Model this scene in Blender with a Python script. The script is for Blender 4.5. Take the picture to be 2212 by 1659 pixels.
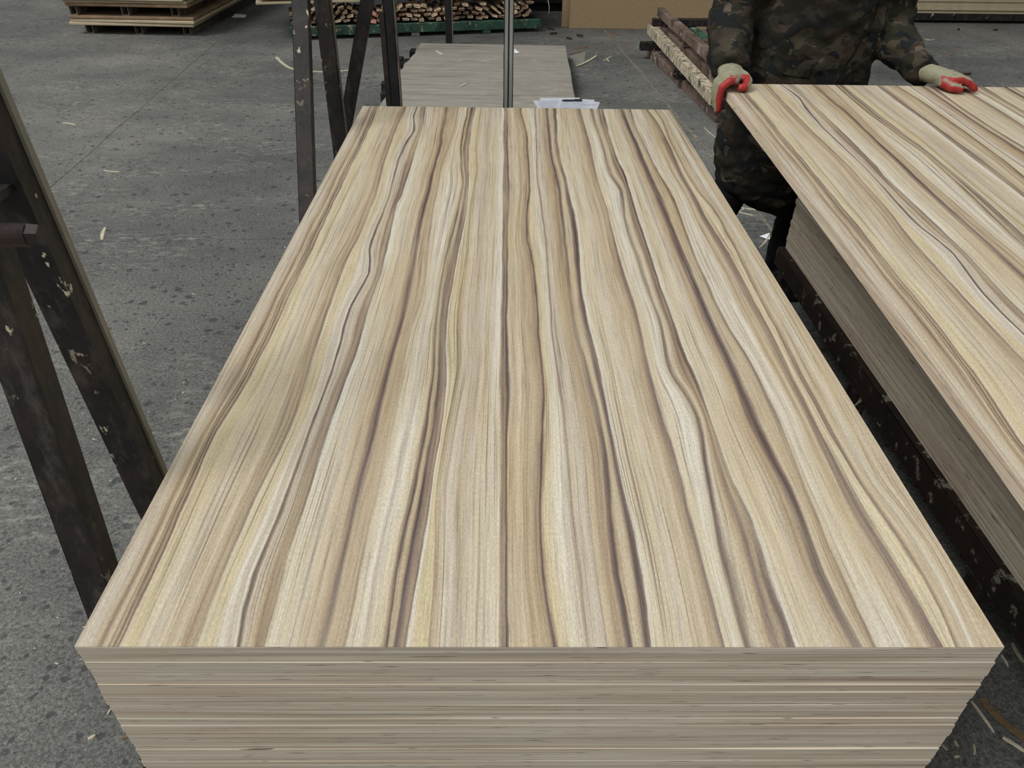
import bpy, bmesh, math, random
from mathutils import Vector, Matrix, noise

for _o in list(bpy.data.objects):
    bpy.data.objects.remove(_o, do_unlink=True)
scene = bpy.context.scene
COL = scene.collection
PI = math.pi
random.seed(11)

# ------------------------------------------------------------------ camera
cam_data = bpy.data.cameras.new('camera')
cam = bpy.data.objects.new('camera', cam_data)
COL.objects.link(cam)
cam_data.sensor_fit = 'HORIZONTAL'
cam_data.sensor_width = 36.0
cam_data.lens = 36.0 * 1600.78 / 2212.0
cam_data.clip_start = 0.02
cam_data.clip_end = 200
_r = Vector((0.9998552, -0.00919661, 0.01431766))
_u = -Vector((0.00612983, -0.59024677, -0.80719959))
_b = -Vector((0.01587445, 0.80717047, -0.59010493))
cam.matrix_world = Matrix(((_r.x, _u.x, _b.x, 0.5506), (_r.y, _u.y, _b.y, -0.580),
                           (_r.z, _u.z, _b.z, 1.6504), (0, 0, 0, 1)))
scene.camera = cam

# ------------------------------------------------------------------ light
world = bpy.data.worlds.new('overcast_sky')
scene.world = world
world.use_nodes = True
_nt = world.node_tree
for _n in list(_nt.nodes):
    _nt.nodes.remove(_n)
_out = _nt.nodes.new('ShaderNodeOutputWorld')
_bg = _nt.nodes.new('ShaderNodeBackground')
_tc = _nt.nodes.new('ShaderNodeTexCoord')
_sp = _nt.nodes.new('ShaderNodeSeparateXYZ')
_mr = _nt.nodes.new('ShaderNodeMapRange')      # overcast sky: zenith about three times the horizon
_mr.inputs['From Min'].default_value = 0.0
_mr.inputs['From Max'].default_value = 1.0
_mr.inputs['To Min'].default_value = 0.30
_mr.inputs['To Max'].default_value = 0.92
_cb = _nt.nodes.new('ShaderNodeCombineColor')
_nt.links.new(_tc.outputs['Generated'], _sp.inputs[0])
_nt.links.new(_sp.outputs['Z'], _mr.inputs['Value'])
for _k, _f in zip(('Red', 'Green', 'Blue'), (0.98, 1.0, 0.985)):
    _m = _nt.nodes.new('ShaderNodeMath')
    _m.operation = 'MULTIPLY'
    _m.inputs[1].default_value = _f
    _nt.links.new(_mr.outputs[0], _m.inputs[0])
    _nt.links.new(_m.outputs[0], _cb.inputs[_k])
_nt.links.new(_cb.outputs[0], _bg.inputs['Color'])
_bg.inputs['Strength'].default_value = 0.86
_nt.links.new(_bg.outputs[0], _out.inputs[0])

sun_data = bpy.data.lights.new('veiled_sun', 'SUN')
sun_data.energy = 1.8
sun_data.angle = math.radians(26)
sun_data.color = (1.0, 0.985, 0.95)
sun = bpy.data.objects.new('veiled_sun', sun_data)
COL.objects.link(sun)
sun.location = (-6, -4, 9)
sun.rotation_euler = Vector((-0.57, -0.29, 0.77)).to_track_quat('Z', 'Y').to_euler()

vs = scene.view_settings
vs.view_transform = 'Standard'
vs.look = 'None'
vs.gamma = 1.0
vs.use_curve_mapping = False
vs.exposure = 0.21

# ------------------------------------------------------------------ helpers
def lin(c):
    return tuple((v / 255 / 12.92) if v / 255 <= 0.04045 else ((v / 255 + 0.055) / 1.055) ** 2.4 for v in c) + (1.0,)

class NT:
    """small wrapper to write node trees briefly"""
    def __init__(self, name, rough=0.7, spec=0.3):
        self.m = bpy.data.materials.new(name)
        self.m.use_nodes = True
        self.t = self.m.node_tree
        self.b = self.t.nodes['Principled BSDF']
        self.b.inputs['Roughness'].default_value = rough
        self.b.inputs['Specular IOR Level'].default_value = spec
    def n(self, kind, **kw):
        nd = self.t.nodes.new('ShaderNode' + kind)
        for k, v in kw.items():
            setattr(nd, k, v)
        return nd
    def put(self, sock, val):
        if hasattr(val, 'is_linked') or hasattr(val, 'links'):
            self.t.links.new(val, sock)
        else:
            sock.default_value = val
    def coord(self, kind='Object'):
        if kind == 'World':
            return self.n('NewGeometry').outputs['Position']
        return self.n('TexCoord').outputs[kind]
    def uv(self):
        return self.n('TexCoord').outputs['UV']
    def scale(self, vec, s, rot=(0, 0, 0), loc=(0, 0, 0)):
        nd = self.n('Mapping')
        self.put(nd.inputs['Vector'], vec)
        nd.inputs['Scale'].default_value = s
        nd.inputs['Rotation'].default_value = rot
        nd.inputs['Location'].default_value = loc
        return nd.outputs[0]
    def noise(self, vec, s, detail=3, rough=0.55, dist=0.0):
        nd = self.n('TexNoise')
        self.put(nd.inputs['Vector'], vec)
        nd.inputs['Scale'].default_value = s
        nd.inputs['Detail'].default_value = detail
        nd.inputs['Roughness'].default_value = rough
        nd.inputs['Distortion'].default_value = dist
        return nd.outputs['Fac']
    def voro(self, vec, s, out='Distance'):
        nd = self.n('TexVoronoi')
        self.put(nd.inputs['Vector'], vec)
        nd.inputs['Scale'].default_value = s
        return nd.outputs[out]
    def math(self, op, a, b=0.5, clamp=False):
        nd = self.n('Math', operation=op)
        nd.use_clamp = clamp
        self.put(nd.inputs[0], a)
        self.put(nd.inputs[1], b)
        return nd.outputs[0]
    def rng(self, v, a, b, c=0.0, d=1.0, smooth=False):
        nd = self.n('MapRange')
        if smooth:
            nd.interpolation_type = 'SMOOTHSTEP'
        self.put(nd.inputs['Value'], v)
        for k, x in zip(('From Min', 'From Max', 'To Min', 'To Max'), (a, b, c, d)):
            nd.inputs[k].default_value = x
        return nd.outputs[0]
    def mix(self, f, a, b, mode='MIX'):
        nd = self.n('Mix', data_type='RGBA', blend_type=mode)
        self.put(nd.inputs[0], f)
        self.put(nd.inputs[6], a)
        self.put(nd.inputs[7], b)
        return nd.outputs[2]
    def ramp(self, f, stops, interp='LINEAR'):
        nd = self.n('ValToRGB')
        r = nd.color_ramp
        r.interpolation = interp
        while len(r.elements) > 1:
            r.elements.remove(r.elements[-1])
        r.elements[0].position = stops[0][0]
        r.elements[0].color = stops[0][1]
        for p, c in stops[1:]:
            e = r.elements.new(p)
            e.color = c
        self.put(nd.inputs[0], f)
        return nd.outputs[0]
    def xyz(self, v):
        nd = self.n('SeparateXYZ')
        self.put(nd.inputs[0], v)
        return nd.outputs
    def base(self, c):
        self.put(self.b.inputs['Base Color'], c)
        return self
    def bump(self, h, strength=0.3, dist=0.002):
        nd = self.n('Bump')
        nd.inputs['Strength'].default_value = strength
        nd.inputs['Distance'].default_value = dist
        self.put(nd.inputs['Height'], h)
        self.t.links.new(nd.outputs[0], self.b.inputs['Normal'])
        return self
    def rough(self, v):
        self.put(self.b.inputs['Roughness'], v)
        return self

def new_obj(name, mesh, mat=None, parent=None, loc=(0, 0, 0), rot=(0, 0, 0)):
    o = bpy.data.objects.new(name, mesh)
    COL.objects.link(o)
    if mesh is not None and mat is not None and len(mesh.materials) == 0:
        mesh.materials.append(mat)
    if parent is not None:
        o.parent = parent
    o.location = loc
    o.rotation_euler = rot
    return o

def tag(o, label, cat, group=None, kind=None):
    o['label'] = label
    o['category'] = cat
    if group:
        o['group'] = group
    if kind:
        o['kind'] = kind
    return o

def empty(name, loc, rz=0.0):
    o = bpy.data.objects.new(name, None)
    COL.objects.link(o)
    o.location = loc
    o.rotation_euler = (0, 0, rz)
    o.empty_display_size = 0.1
    return o

def to_mesh(bm, name, smooth=False):
    bmesh.ops.recalc_face_normals(bm, faces=bm.faces)
    me = bpy.data.meshes.new(name)
    bm.to_mesh(me)
    bm.free()
    if smooth:
        for p in me.polygons:
            p.use_smooth = True
    return me

def box(bm, x0, x1, y0, y1, z0, z1, mtx=None):
    vs_ = [bm.verts.new((x, y, z)) for z in (z0, z1) for y in (y0, y1) for x in (x0, x1)]
    if mtx is not None:
        for v in vs_:
            v.co = mtx @ v.co
    for f in ((0, 1, 3, 2), (4, 5, 7, 6), (0, 1, 5, 4), (2, 3, 7, 6), (0, 2, 6, 4), (1, 3, 7, 5)):
        bm.faces.new([vs_[i] for i in f])
    return vs_

def box_mesh(name, x0, x1, y0, y1, z0, z1, bev=0.0, seg=1):
    bm = bmesh.new()
    box(bm, x0, x1, y0, y1, z0, z1)
    if bev:
        bmesh.ops.bevel(bm, geom=bm.edges[:], offset=bev, segments=seg, affect='EDGES', profile=0.6)
    return to_mesh(bm, name)

def bar(bm, a, b, w, d, up=(0, 0, 1), bev=0.0):
    """rectangular bar from a to b; w across 'side', d along 'up x dir' """
    a, b = Vector(a), Vector(b)
    z = (b - a).normalized()
    x = Vector(up).cross(z)
    if x.length < 1e-4:
        x = Vector((1, 0, 0))
    x.normalize()
    y = z.cross(x)
    m = Matrix(((x.x, y.x, z.x, a.x), (x.y, y.y, z.y, a.y), (x.z, y.z, z.z, a.z), (0, 0, 0, 1)))
    L = (b - a).length
    return box(bm, -w / 2, w / 2, -d / 2, d / 2, 0, L, m)

def tube(bm, pts, rads, n=14, cap=True, flat=(1.0, 1.0), up=None):
    """tapered tube through pts; flat = (sx, sy) scales of the cross section"""
    pts = [Vector(p) for p in pts]
    rings = []
    prev = None
    for i, p in enumerate(pts):
        if i == 0:
            t = pts[1] - pts[0]
        elif i == len(pts) - 1:
            t = pts[-1] - pts[-2]
        else:
            t = (pts[i + 1] - pts[i]).normalized() + (pts[i] - pts[i - 1]).normalized()
        t.normalize()
        if prev is None:
            ref = Vector(up) if up else (Vector((0, 0, 1)) if abs(t.z) < 0.9 else Vector((1, 0, 0)))
            x = ref - t * ref.dot(t)
        else:
            x = prev - t * prev.dot(t)
        x.normalize()
        prev = x
        y = t.cross(x)
        r = rads[i]
        rx, ry = (r if isinstance(r, tuple) else (r * flat[0], r * flat[1]))
        rings.append([bm.verts.new(p + x * (rx * math.cos(2 * PI * k / n)) + y * (ry * math.sin(2 * PI * k / n)))
                      for k in range(n)])
    for a, b in zip(rings[:-1], rings[1:]):
        for k in range(n):
            bm.faces.new((a[k], a[(k + 1) % n], b[(k + 1) % n], b[k]))
    if cap:
        bm.faces.new(rings[0][::-1])
        bm.faces.new(rings[-1])
    return rings

def ball(bm, c, r, n=12):
    r = r if isinstance(r, tuple) else (r, r, r)
    m = Matrix.Translation(c) @ Matrix.Diagonal((r[0], r[1], r[2], 1))
    bmesh.ops.create_uvsphere(bm, u_segments=n, v_segments=max(6, n // 2 + 2), radius=1.0, matrix=m)

def capsule(bm, pts, rads, n=12):
    tube(bm, pts, rads, n)
    ball(bm, pts[0], rads[0] * 0.99, n)
    ball(bm, pts[-1], rads[-1] * 0.99, n)

def fuse(bm, name, voxel, smooth=4):
    """closes overlapping shapes into one continuous skin"""
    me = to_mesh(bm, name + '_raw')
    tmp = bpy.data.objects.new(name + '_raw', me)
    COL.objects.link(tmp)
    md = tmp.modifiers.new('remesh', 'REMESH')
    md.mode = 'VOXEL'
    md.voxel_size = voxel
    dg = bpy.context.evaluated_depsgraph_get()
    out = bpy.data.meshes.new_from_object(tmp.evaluated_get(dg))
    bpy.data.objects.remove(tmp, do_unlink=True)
    bpy.data.meshes.remove(me)
    b2 = bmesh.new()
    b2.from_mesh(out)
    bpy.data.meshes.remove(out)
    for _ in range(smooth):
        bmesh.ops.smooth_vert(b2, verts=b2.verts, factor=0.5, use_axis_x=True, use_axis_y=True, use_axis_z=True)
    return b2

def wrinkle(bm, amp, freq, stretch=(1, 1, 1), seed=0.0):
    bm.normal_update()
    off = Vector((seed, seed * 1.7, seed * 0.3))
    mv = []
    for v in bm.verts:
        q = Vector((v.co.x * stretch[0], v.co.y * stretch[1], v.co.z * stretch[2])) * freq + off
        mv.append((v, v.normal * (amp * (noise.noise(q) + 0.5 * noise.noise(q * 2.3)))))
    for v, d in mv:
        v.co += d

ORD = ('first second third fourth fifth sixth seventh eighth ninth tenth eleventh twelfth thirteenth fourteenth '
       'fifteenth sixteenth seventeenth eighteenth nineteenth twentieth').split()
def ordinal(k):
    if k <= 20:
        return ORD[k - 1]
    t, u = divmod(k, 10)
    tens = {2: 'twenty', 3: 'thirty', 4: 'forty'}[t]
    return (tens + '-' + ORD[u - 1]) if u else {3: 'thirtieth', 4: 'fortieth'}[t]


# ------------------------------------------------------------------ materials
K = dict(W=(220, 214, 200), C=(211, 200, 176), L=(203, 190, 166), T=(190, 174, 148), B=(164, 145, 122),
         P=(130, 113, 106), D=(90, 77, 75), Y=(208, 195, 160), G=(194, 182, 166), H=(206, 195, 177), R=(181, 162, 135))
PROFILE = ('0 G;.012 H;.022 G;.028 T;.033 B;.0355 P;.038 R;.042 L;.0455 R;.048 P;.0505 R;.0535 D;.056 B;.0585 R;.061 D;.064 C;.078 Y;.09 C;.105 H;.12 L;'
           '.131 T;.14 L;.147 T;.153 B;.158 R;.163 B;.167 P;.170 C;.182 Y;.19 L;.196 W;.204 G;.211 W;.2135 D;.2165 P;.22 H;'
           '.226 G;.231 H;.236 R;.240 P;.245 B;.2495 P;.2515 D;.2535 W;.262 W;.272 C;.285 H;.298 L;.306 T;.312 L;.32 R;'
           '.3265 P;.3295 D;.333 P;.338 T;.347 R;.356 T;.3605 B;.3645 H;.374 C;.382 W;.388 G;.394 W;.403 C;.409 L;'
           '.412 B;.416 D;.419 T;.423 R;.427 D;.431 P;.437 B;.4405 P;.4425 W;.4465 C;.449 Y;.4585 Y;.461 B;.465 T;.472 L;'
           '.48 H;.49 G;.498 T;.505 G;.512 H;.525 L;.534 H;.545 W;.5525 W;.5550 B;.559 P;.563 B;.5655 D;.5685 P;.5705 L;'
           '.577 T;.585 L;.592 C;.602 R;.61 T;.618 R;.626 B;.6295 D;.633 R;.636 Y;.645 C;.656 W;.664 H;.6683 P;.671 G;'
           '.679 H;.688 G;.697 T;.703 R;.71 B;.714 R;.7185 P;.7235 D;.7265 R;.732 L;.738 T;.743 P;.748 D;.7515 P;.754 W;'
           '.764 C;.776 L;.786 C;.797 H;.81 L;.822 T;.829 L;.837 R;.845 B;.85 P;.8535 P;.856 C;.866 C;.876 W;.887 W;.894 G;'
           '.8985 D;.9015 P;.906 H;.913 L;.919 R;.925 P;.931 B;.9345 D;.9385 P;.9405 W;.949 C;.96 L;.972 C;.985 H;.997 T;'
           '1.006 R;1.013 P;1.0205 D;1.025 P;1.03 L;1.04 T;1.047 R;1.053 D;1.0565 H;1.066 W;1.076 H;1.088 W;1.097 L;1.106 R;'
           '1.114 L;1.121 B;1.129 P;1.134 P;1.137 Y;1.146 C;1.151 Y;1.1545 P;1.159 R;1.166 L;1.173 T;1.18 G;1.187 W;1.194 L;'
           '1.199 T;1.206 L;1.213 T;1.22 L')
PROFILE = [(float(a.split()[0]), K[a.split()[1]]) for a in PROFILE.split(';')]

def laminate():
    m = NT('olive_grain_laminate', 0.42, 0.5)
    uv = m.uv()
    # fine waver so that edges of the streaks are not ruled
    wv = m.noise(m.scale(uv, (60, 5, 1)), 1.0, 2)
    sx = m.xyz(uv)
    wv2 = m.noise(m.scale(uv, (16, 2.6, 1), loc=(2, 3, 0)), 1.0, 2)
    wv3 = m.noise(m.scale(uv, (150, 14, 1), loc=(7, 1, 0)), 1.0, 3, 0.6)
    s = m.math('ADD', sx[0], m.math('MULTIPLY', m.math('SUBTRACT', wv, 0.5), 0.008))
    s = m.math('ADD', s, m.math('MULTIPLY', m.math('SUBTRACT', wv2, 0.5), 0.007))
    s = m.math('ADD', s, m.math('MULTIPLY', m.math('SUBTRACT', wv3, 0.5), 0.004))
    col = None
    n = 30
    i = 0
    while i < len(PROFILE) - 1:
        seg = PROFILE[i:i + n + 1]
        a, b = seg[0][0], seg[-1][0]
        c = m.ramp(m.rng(s, a, b), [((p - a) / (b - a), lin(q)) for p, q in seg])
        col = c if col is None else m.mix(m.math('GREATER_THAN', s, a), col, c)
        i += n
    # streaks swell and fade along the board
    fade = m.noise(m.scale(uv, (34, 1.6, 1)), 1.0, 2)
    col = m.mix(m.rng(fade, 0.42, 0.74, 0.0, 0.55, True), col, lin((200, 186, 158)))
    # honey tint in broad patches
    tint = m.noise(m.scale(uv, (11, 1.3, 1), loc=(3, 7, 0)), 1.0, 2)
    col = m.mix(m.rng(tint, 0.45, 0.75, 0.0, 0.45, True), col, lin((238, 224, 194)), 'MULTIPLY')
    # fine parallel grain
    g1 = m.noise(m.scale(uv, (190, 2.2, 1)), 1.0, 4, 0.6)
    g2 = m.noise(m.scale(uv, (640, 11, 1)), 1.0, 3, 0.65)
    col = m.mix(0.8, col, m.ramp(g1, [(0.30, (0.50, 0.46, 0.44, 1)), (0.46, (0.93, 0.925, 0.92, 1)), (0.7, (1.10, 1.09, 1.07, 1))]), 'MULTIPLY')
    col = m.mix(0.8, col, m.ramp(g2, [(0.3, (0.66, 0.63, 0.61, 1)), (0.48, (0.98, 0.98, 0.98, 1)), (0.72, (1.12, 1.12, 1.12, 1))]), 'MULTIPLY')
    # pin-thin dark grain lines, only in places
    th = m.noise(m.scale(uv, (300, 1.1, 1), loc=(5, 2, 0)), 1.0, 1)
    where = m.noise(m.scale(uv, (26, 1.4, 1), loc=(1, 9, 0)), 1.0, 1)
    ln = m.math('MULTIPLY', m.rng(th, 0.61, 0.66), m.rng(where, 0.44, 0.56))
    col = m.mix(m.math('MULTIPLY', ln, 0.7), col, lin((118, 102, 92)))
    # pressed grain relief, its sparkle painted into the colour
    sp = m.noise(m.scale(uv, (520, 150, 1)), 1.0, 3, 0.7)
    col = m.mix(0.8, col, m.ramp(sp, [(0.36, (0.84, 0.83, 0.82, 1)), (0.5, (1, 1, 1, 1)), (0.64, (1.2, 1.2, 1.2, 1))]), 'MULTIPLY')
    col = m.mix(1.0, col, (0.905, 0.900, 0.895, 1), 'MULTIPLY')
    m.base(col)
    m.rough(m.rng(sp, 0.3, 0.7, 0.34, 0.5))
    m.bump(m.math('ADD', m.math('MULTIPLY', sp, 0.5), m.math('MULTIPLY', g2, 0.5)), 0.25, 0.0006)
    return m.m

def ply_edge(name='plywood_edge', c0=(176, 167, 152), c1=(208, 199, 182)):
    m = NT(name, 0.85, 0.2)
    p = m.coord('World')
    a = m.noise(m.scale(p, (1.3, 1.3, 330)), 1.0, 2, 0.5)
    b = m.noise(m.scale(p, (5, 5, 900), loc=(4, 1, 0)), 1.0, 2, 0.5)
    f = m.math('ADD', m.math('MULTIPLY', a, 0.72), m.math('MULTIPLY', b, 0.28))
    col = m.ramp(f, [(0.30, lin(tuple(v - 34 for v in c0))), (0.42, lin(c0)), (0.52, lin(tuple((u + v) / 2 for u, v in zip(c0, c1)))),
                     (0.64, lin(c1)), (0.8, lin(tuple(v + 14 for v in c1)))])
    hue = m.noise(m.scale(p, (2.2, 2.2, 60), loc=(9, 2, 1)), 1.0, 1)
    col = m.mix(m.rng(hue, 0.4, 0.7, 0, 0.5), col, lin((214, 190, 172)), 'MULTIPLY')
    # dark voids and torn veneer in the cross bands
    v = m.noise(m.scale(p, (14, 14, 520), loc=(2, 5, 8)), 1.0, 2, 0.5)
    col = m.mix(m.rng(v, 0.650, 0.69), col, lin((92, 78, 66)))
    m.base(col)
    m.bump(a, 0.35, 0.0012)
    return m.m

def rust(name, dark=(29, 26, 26), brown=(46, 35, 32), chip=0.655, chipcol=(206, 194, 168)):
    m = NT(name, 0.55, 0.4)
    p = m.coord('Object')
    a = m.noise(p, 9, 5, 0.65)
    b = m.noise(m.scale(p, (1, 1, 0.35)), 38, 5, 0.7)
    col = m.ramp(a, [(0.32, lin(tuple(v * 0.55 for v in dark))), (0.48, lin(dark)), (0.62, lin(brown)), (0.8, lin(tuple(v * 0.8 for v in dark)))])
    col = m.mix(m.rng(b, 0.5, 0.75, 0, 0.5), col, lin((92, 84, 78)))
    c = m.noise(m.scale(p, (1, 1, 0.55), loc=(3, 3, 3)), 26, 4, 0.62)
    big = m.noise(p, 3.2, 2)
    mask = m.math('MULTIPLY', m.rng(c, chip - 0.03, chip), m.rng(big, 0.42, 0.58))
    col = m.mix(mask, col, lin(chipcol))
    m.base(col)
    m.rough(m.rng(b, 0.3, 0.7, 0.42, 0.75))
    m.bump(m.math('ADD', b, mask), 0.5, 0.002)
    return m.m

def splash(name, under, over, level=0.5, sc=14):
    """old paint, scabbed and splashed with glue"""
    m = NT(name, 0.75, 0.3)
    p = m.coord('Object')
    a = m.noise(p, sc, 5, 0.68)
    b = m.noise(m.scale(p, (1, 1, 1), loc=(7, 1, 2)), 5, 4, 0.6)
    col = m.mix(m.rng(b, 0.4, 0.62), lin(under), lin(tuple(v * 0.62 for v in under)))
    col = m.mix(m.rng(a, level, level + 0.05), col, lin(over))
    m.base(col)
    m.bump(a, 0.5, 0.003)
    return m.m

def plain(name, c, var=0.12, sc=12, rough=0.75, stretch=(1, 1, 1), spec=0.3, bump=0.2):
    m = NT(name, rough, spec)
    p = m.coord('Object')
    a = m.noise(m.scale(p, stretch), sc, 4, 0.6)
    lo = tuple(max(0, v * (1 - var)) for v in c)
    hi = tuple(min(255, v * (1 + var)) for v in c)
    m.base(m.ramp(a, [(0.3, lin(lo)), (0.7, lin(hi))]))
    m.bump(a, bump, 0.002)
    return m.m

def concrete():
    m = NT('worn_concrete', 0.82, 0.25)
    p = m.coord('World')
    big = m.noise(p, 0.55, 4, 0.6)
    mid = m.noise(m.scale(p, (1, 1.4, 1), loc=(4, 2, 0)), 3.2, 5, 0.65)
    fine = m.noise(p, 95, 5, 0.8)
    grit = m.noise(m.scale(p, (1, 1, 1), loc=(1, 6, 3)), 280, 3, 0.7)
    col = m.ramp(big, [(0.3, lin((78, 79, 79))), (0.5, lin((97, 97, 95))), (0.66, lin((118, 117, 114)))])
    col = m.mix(0.7, col, m.ramp(mid, [(0.3, (0.72, 0.73, 0.74, 1)), (0.5, (1, 1, 1, 1)), (0.72, (1.12, 1.11, 1.08, 1))]), 'MULTIPLY')
    col = m.mix(0.85, col, m.ramp(fine, [(0.36, (0.36, 0.36, 0.36, 1)), (0.47, (0.92, 0.92, 0.92, 1)), (0.62, (1.75, 1.75, 1.72, 1))]), 'MULTIPLY')
    col = m.mix(0.6, col, m.ramp(grit, [(0.36, (0.5, 0.5, 0.5, 1)), (0.5, (1, 1, 1, 1)), (0.64, (1.6, 1.6, 1.57, 1))]), 'MULTIPLY')
    # exposed dark pebbles
    wp = m.n('Vector' + 'Math', operation='ADD')
    m.put(wp.inputs[0], p)
    nz = m.n('TexNoise'); m.put(nz.inputs['Vector'], p); nz.inputs['Scale'].default_value = 22
    wm = m.n('VectorMath', operation='SCALE'); m.put(wm.inputs[0], nz.outputs['Color']); wm.inputs['Scale'].default_value = 0.02
    m.put(wp.inputs[1], wm.outputs[0])
    vd = m.voro(wp.outputs[0], 17)
    vc = m.xyz(m.voro(wp.outputs[0], 17, 'Color'))
    peb = m.math('MULTIPLY', m.rng(vd, 0.30, 0.24), m.rng(vc[0], 0.74, 0.78))
    col = m.mix(m.math('MULTIPLY', peb, 0.75), col, lin((56, 59, 62)))
    vd2 = m.voro(wp.outputs[0], 34)
    vc2 = m.xyz(m.voro(wp.outputs[0], 34, 'Color'))
    peb2 = m.math('MULTIPLY', m.rng(vd2, 0.34, 0.26), m.rng(vc2[1], 0.66, 0.72))
    col = m.mix(m.math('MULTIPLY', peb2, 0.72), col, lin((58, 60, 62)))
    fl = m.voro(m.scale(p, (1, 1, 1), loc=(3, 5, 0)), 46)
    flc = m.xyz(m.voro(m.scale(p, (1, 1, 1), loc=(3, 5, 0)), 46, 'Color'))
    col = m.mix(m.math('MULTIPLY', m.rng(fl, 0.13, 0.06), m.rng(flc[2], 0.90, 0.92)), col, lin((150, 150, 143)))
    # scraped pale patches
    scr = m.noise(m.scale(p, (0.9, 2.2, 1), loc=(2, 8, 0)), 1.1, 2)
    sc2 = m.noise(m.scale(p, (1, 2.0, 1)), 14, 5, 0.72)
    mask = m.math('MULTIPLY', m.rng(scr, 0.44, 0.60), m.rng(sc2, 0.50, 0.66))
    col = m.mix(m.math('MULTIPLY', mask, 0.6), col, lin((160, 158, 150)))
    m.base(col)
    m.bump(m.math('ADD', fine, m.math('MULTIPLY', grit, 0.6)), 0.45, 0.004)
    m.rough(m.rng(mid, 0.3, 0.7, 0.7, 0.92))
    return m.m

def camo(name, dim=1.0):
    m = NT(name, 0.9, 0.15)
    p = m.coord('Object')
    q = m.scale(p, (1, 1, 1.5))
    c = [tuple(v * dim for v in t) for t in ((78, 70, 58), (50, 49, 38), (33, 35, 37), (62, 51, 42), (108, 99, 84))]
    a = m.noise(q, 11, 2.5, 0.5, 0.7)
    b = m.noise(m.scale(q, (1, 1, 1), loc=(5, 2, 3)), 10, 2.5, 0.5, 0.7)
    d = m.noise(m.scale(q, (1, 1, 1), loc=(9, 7, 1)), 12, 2.5, 0.5, 0.8)
    e = m.noise(m.scale(q, (1, 1, 1), loc=(2, 8, 6)), 13, 2.5, 0.5, 0.7)
    col = m.mix(m.rng(a, 0.485, 0.495), lin(c[0]), lin(c[1]))
    col = m.mix(m.rng(b, 0.575, 0.585), col, lin(c[3]))
    col = m.mix(m.rng(d, 0.545, 0.555), col, lin(c[2]))
    col = m.mix(m.rng(e, 0.64, 0.65), col, lin(c[4]))
    soil = m.noise(p, 4, 4, 0.6)
    col = m.mix(m.rng(soil, 0.36, 0.60, 0.1, 0.8), col, lin((21, 21, 20)))
    w = m.noise(p, 260, 2)
    m.base(col)
    m.bump(m.math('ADD', m.math('MULTIPLY', w, 0.2), m.noise(p, 26, 3)), 0.5, 0.006)
    return m.m

def knit(name, c=(156, 152, 130)):
    m = NT(name, 0.95, 0.1)
    p = m.coord('Object')
    wv = m.n('TexWave', wave_type='BANDS', bands_direction='Z')
    m.put(wv.inputs['Vector'], p)
    wv.inputs['Scale'].default_value = 150
    wv.inputs['Distortion'].default_value = 2.0
    a = m.noise(p, 60, 4)
    col = m.mix(wv.outputs['Fac'], lin(tuple(v * 0.88 for v in c)), lin(c))
    col = m.mix(m.rng(a, 0.45, 0.7, 0, 0.5), col, lin((112, 116, 92)))
    m.base(col)
    m.bump(m.math('ADD', wv.outputs['Fac'], a), 0.5, 0.0015)
    return m.m

def glue_beam():
    m = NT('glue_splashed_beam', 0.85, 0.2)
    p = m.coord('Object')
    a = m.noise(p, 7, 5, 0.7)
    b = m.noise(m.scale(p, (1, 1, 0.4), loc=(4, 4, 4)), 34, 5, 0.7)
    col = m.ramp(b, [(0.36, lin((128, 116, 98))), (0.5, lin((176, 164, 142))), (0.62, lin((204, 195, 176)))])
    col = m.mix(m.rng(a, 0.56, 0.66), col, lin((50, 72, 62)))
    col = m.mix(m.rng(b, 0.44, 0.40), col, lin((66, 62, 54)))
    m.base(col)
    m.bump(b, 0.7, 0.006)
    return m.m

M = {}
M['laminate'] = laminate()
M['edge'] = ply_edge()
M['concrete'] = concrete()
M['joint'] = plain('sandy_joint_fill', (112, 107, 97), 0.3, 30, 0.95)
M['rust'] = rust('black_rusty_steel')
M['rust_plain'] = rust('brown_black_steel', (34, 29, 29), (50, 38, 35), 0.80)
M['strip'] = plain('dull_grey_steel_edge', (128, 124, 110), 0.15, 20, 0.6, (1, 1, 0.2))
M['greysteel'] = plain('worn_grey_channel', (132, 132, 130), 0.2, 16, 0.5, (1, 1, 0.15))
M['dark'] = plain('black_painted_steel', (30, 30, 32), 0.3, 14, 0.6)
M['thread'] = rust('threaded_rod_steel', (52, 47, 47), (74, 56, 54), 0.69)
M['peeling'] = splash('peeling_white_paint_on_rust', (40, 29, 25), (112, 108, 100), 0.58, 18)
M['green'] = splash('green_enamel_with_glue_drips', (58, 92, 76), (150, 146, 124), 0.57, 14)
M['rack_brown'] = splash('brown_rack_steel', (118, 100, 90), (150, 138, 128), 0.58, 12)
M['rack_splash'] = glue_beam()
M['tube'] = plain('grey_brown_square_tube', (112, 105, 96), 0.25, 14, 0.7)
M['cream'] = plain('cream_board_edge', (190, 176, 148), 0.12, 9, 0.85, (1, 1, 40))
M['brownboard'] = plain('brown_board_face', (138, 116, 92), 0.16, 6, 0.85)
M['mdf'] = plain('tan_fibreboard', (160, 138, 108), 0.05, 40, 0.85, bump=0.05)
M['mdf_edge'] = plain('fibreboard_edge', (134, 112, 86), 0.1, 60, 0.9)
M['sheet'] = None
M['offcut'] = plain('split_offcut_wood', (182, 160, 136), 0.3, 9, 0.9, (1, 6, 6))
M['offcut_dark'] = plain('weathered_offcut_wood', (138, 116, 97), 0.3, 9, 0.9, (1, 6, 6))
M['offcut_pink'] = plain('red_ended_offcut_wood', (196, 138, 124), 0.2, 9, 0.9, (1, 6, 6))
M['paper'] = plain('white_paper', (238, 242, 250), 0.02, 8, 0.7, bump=0.02)
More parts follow.
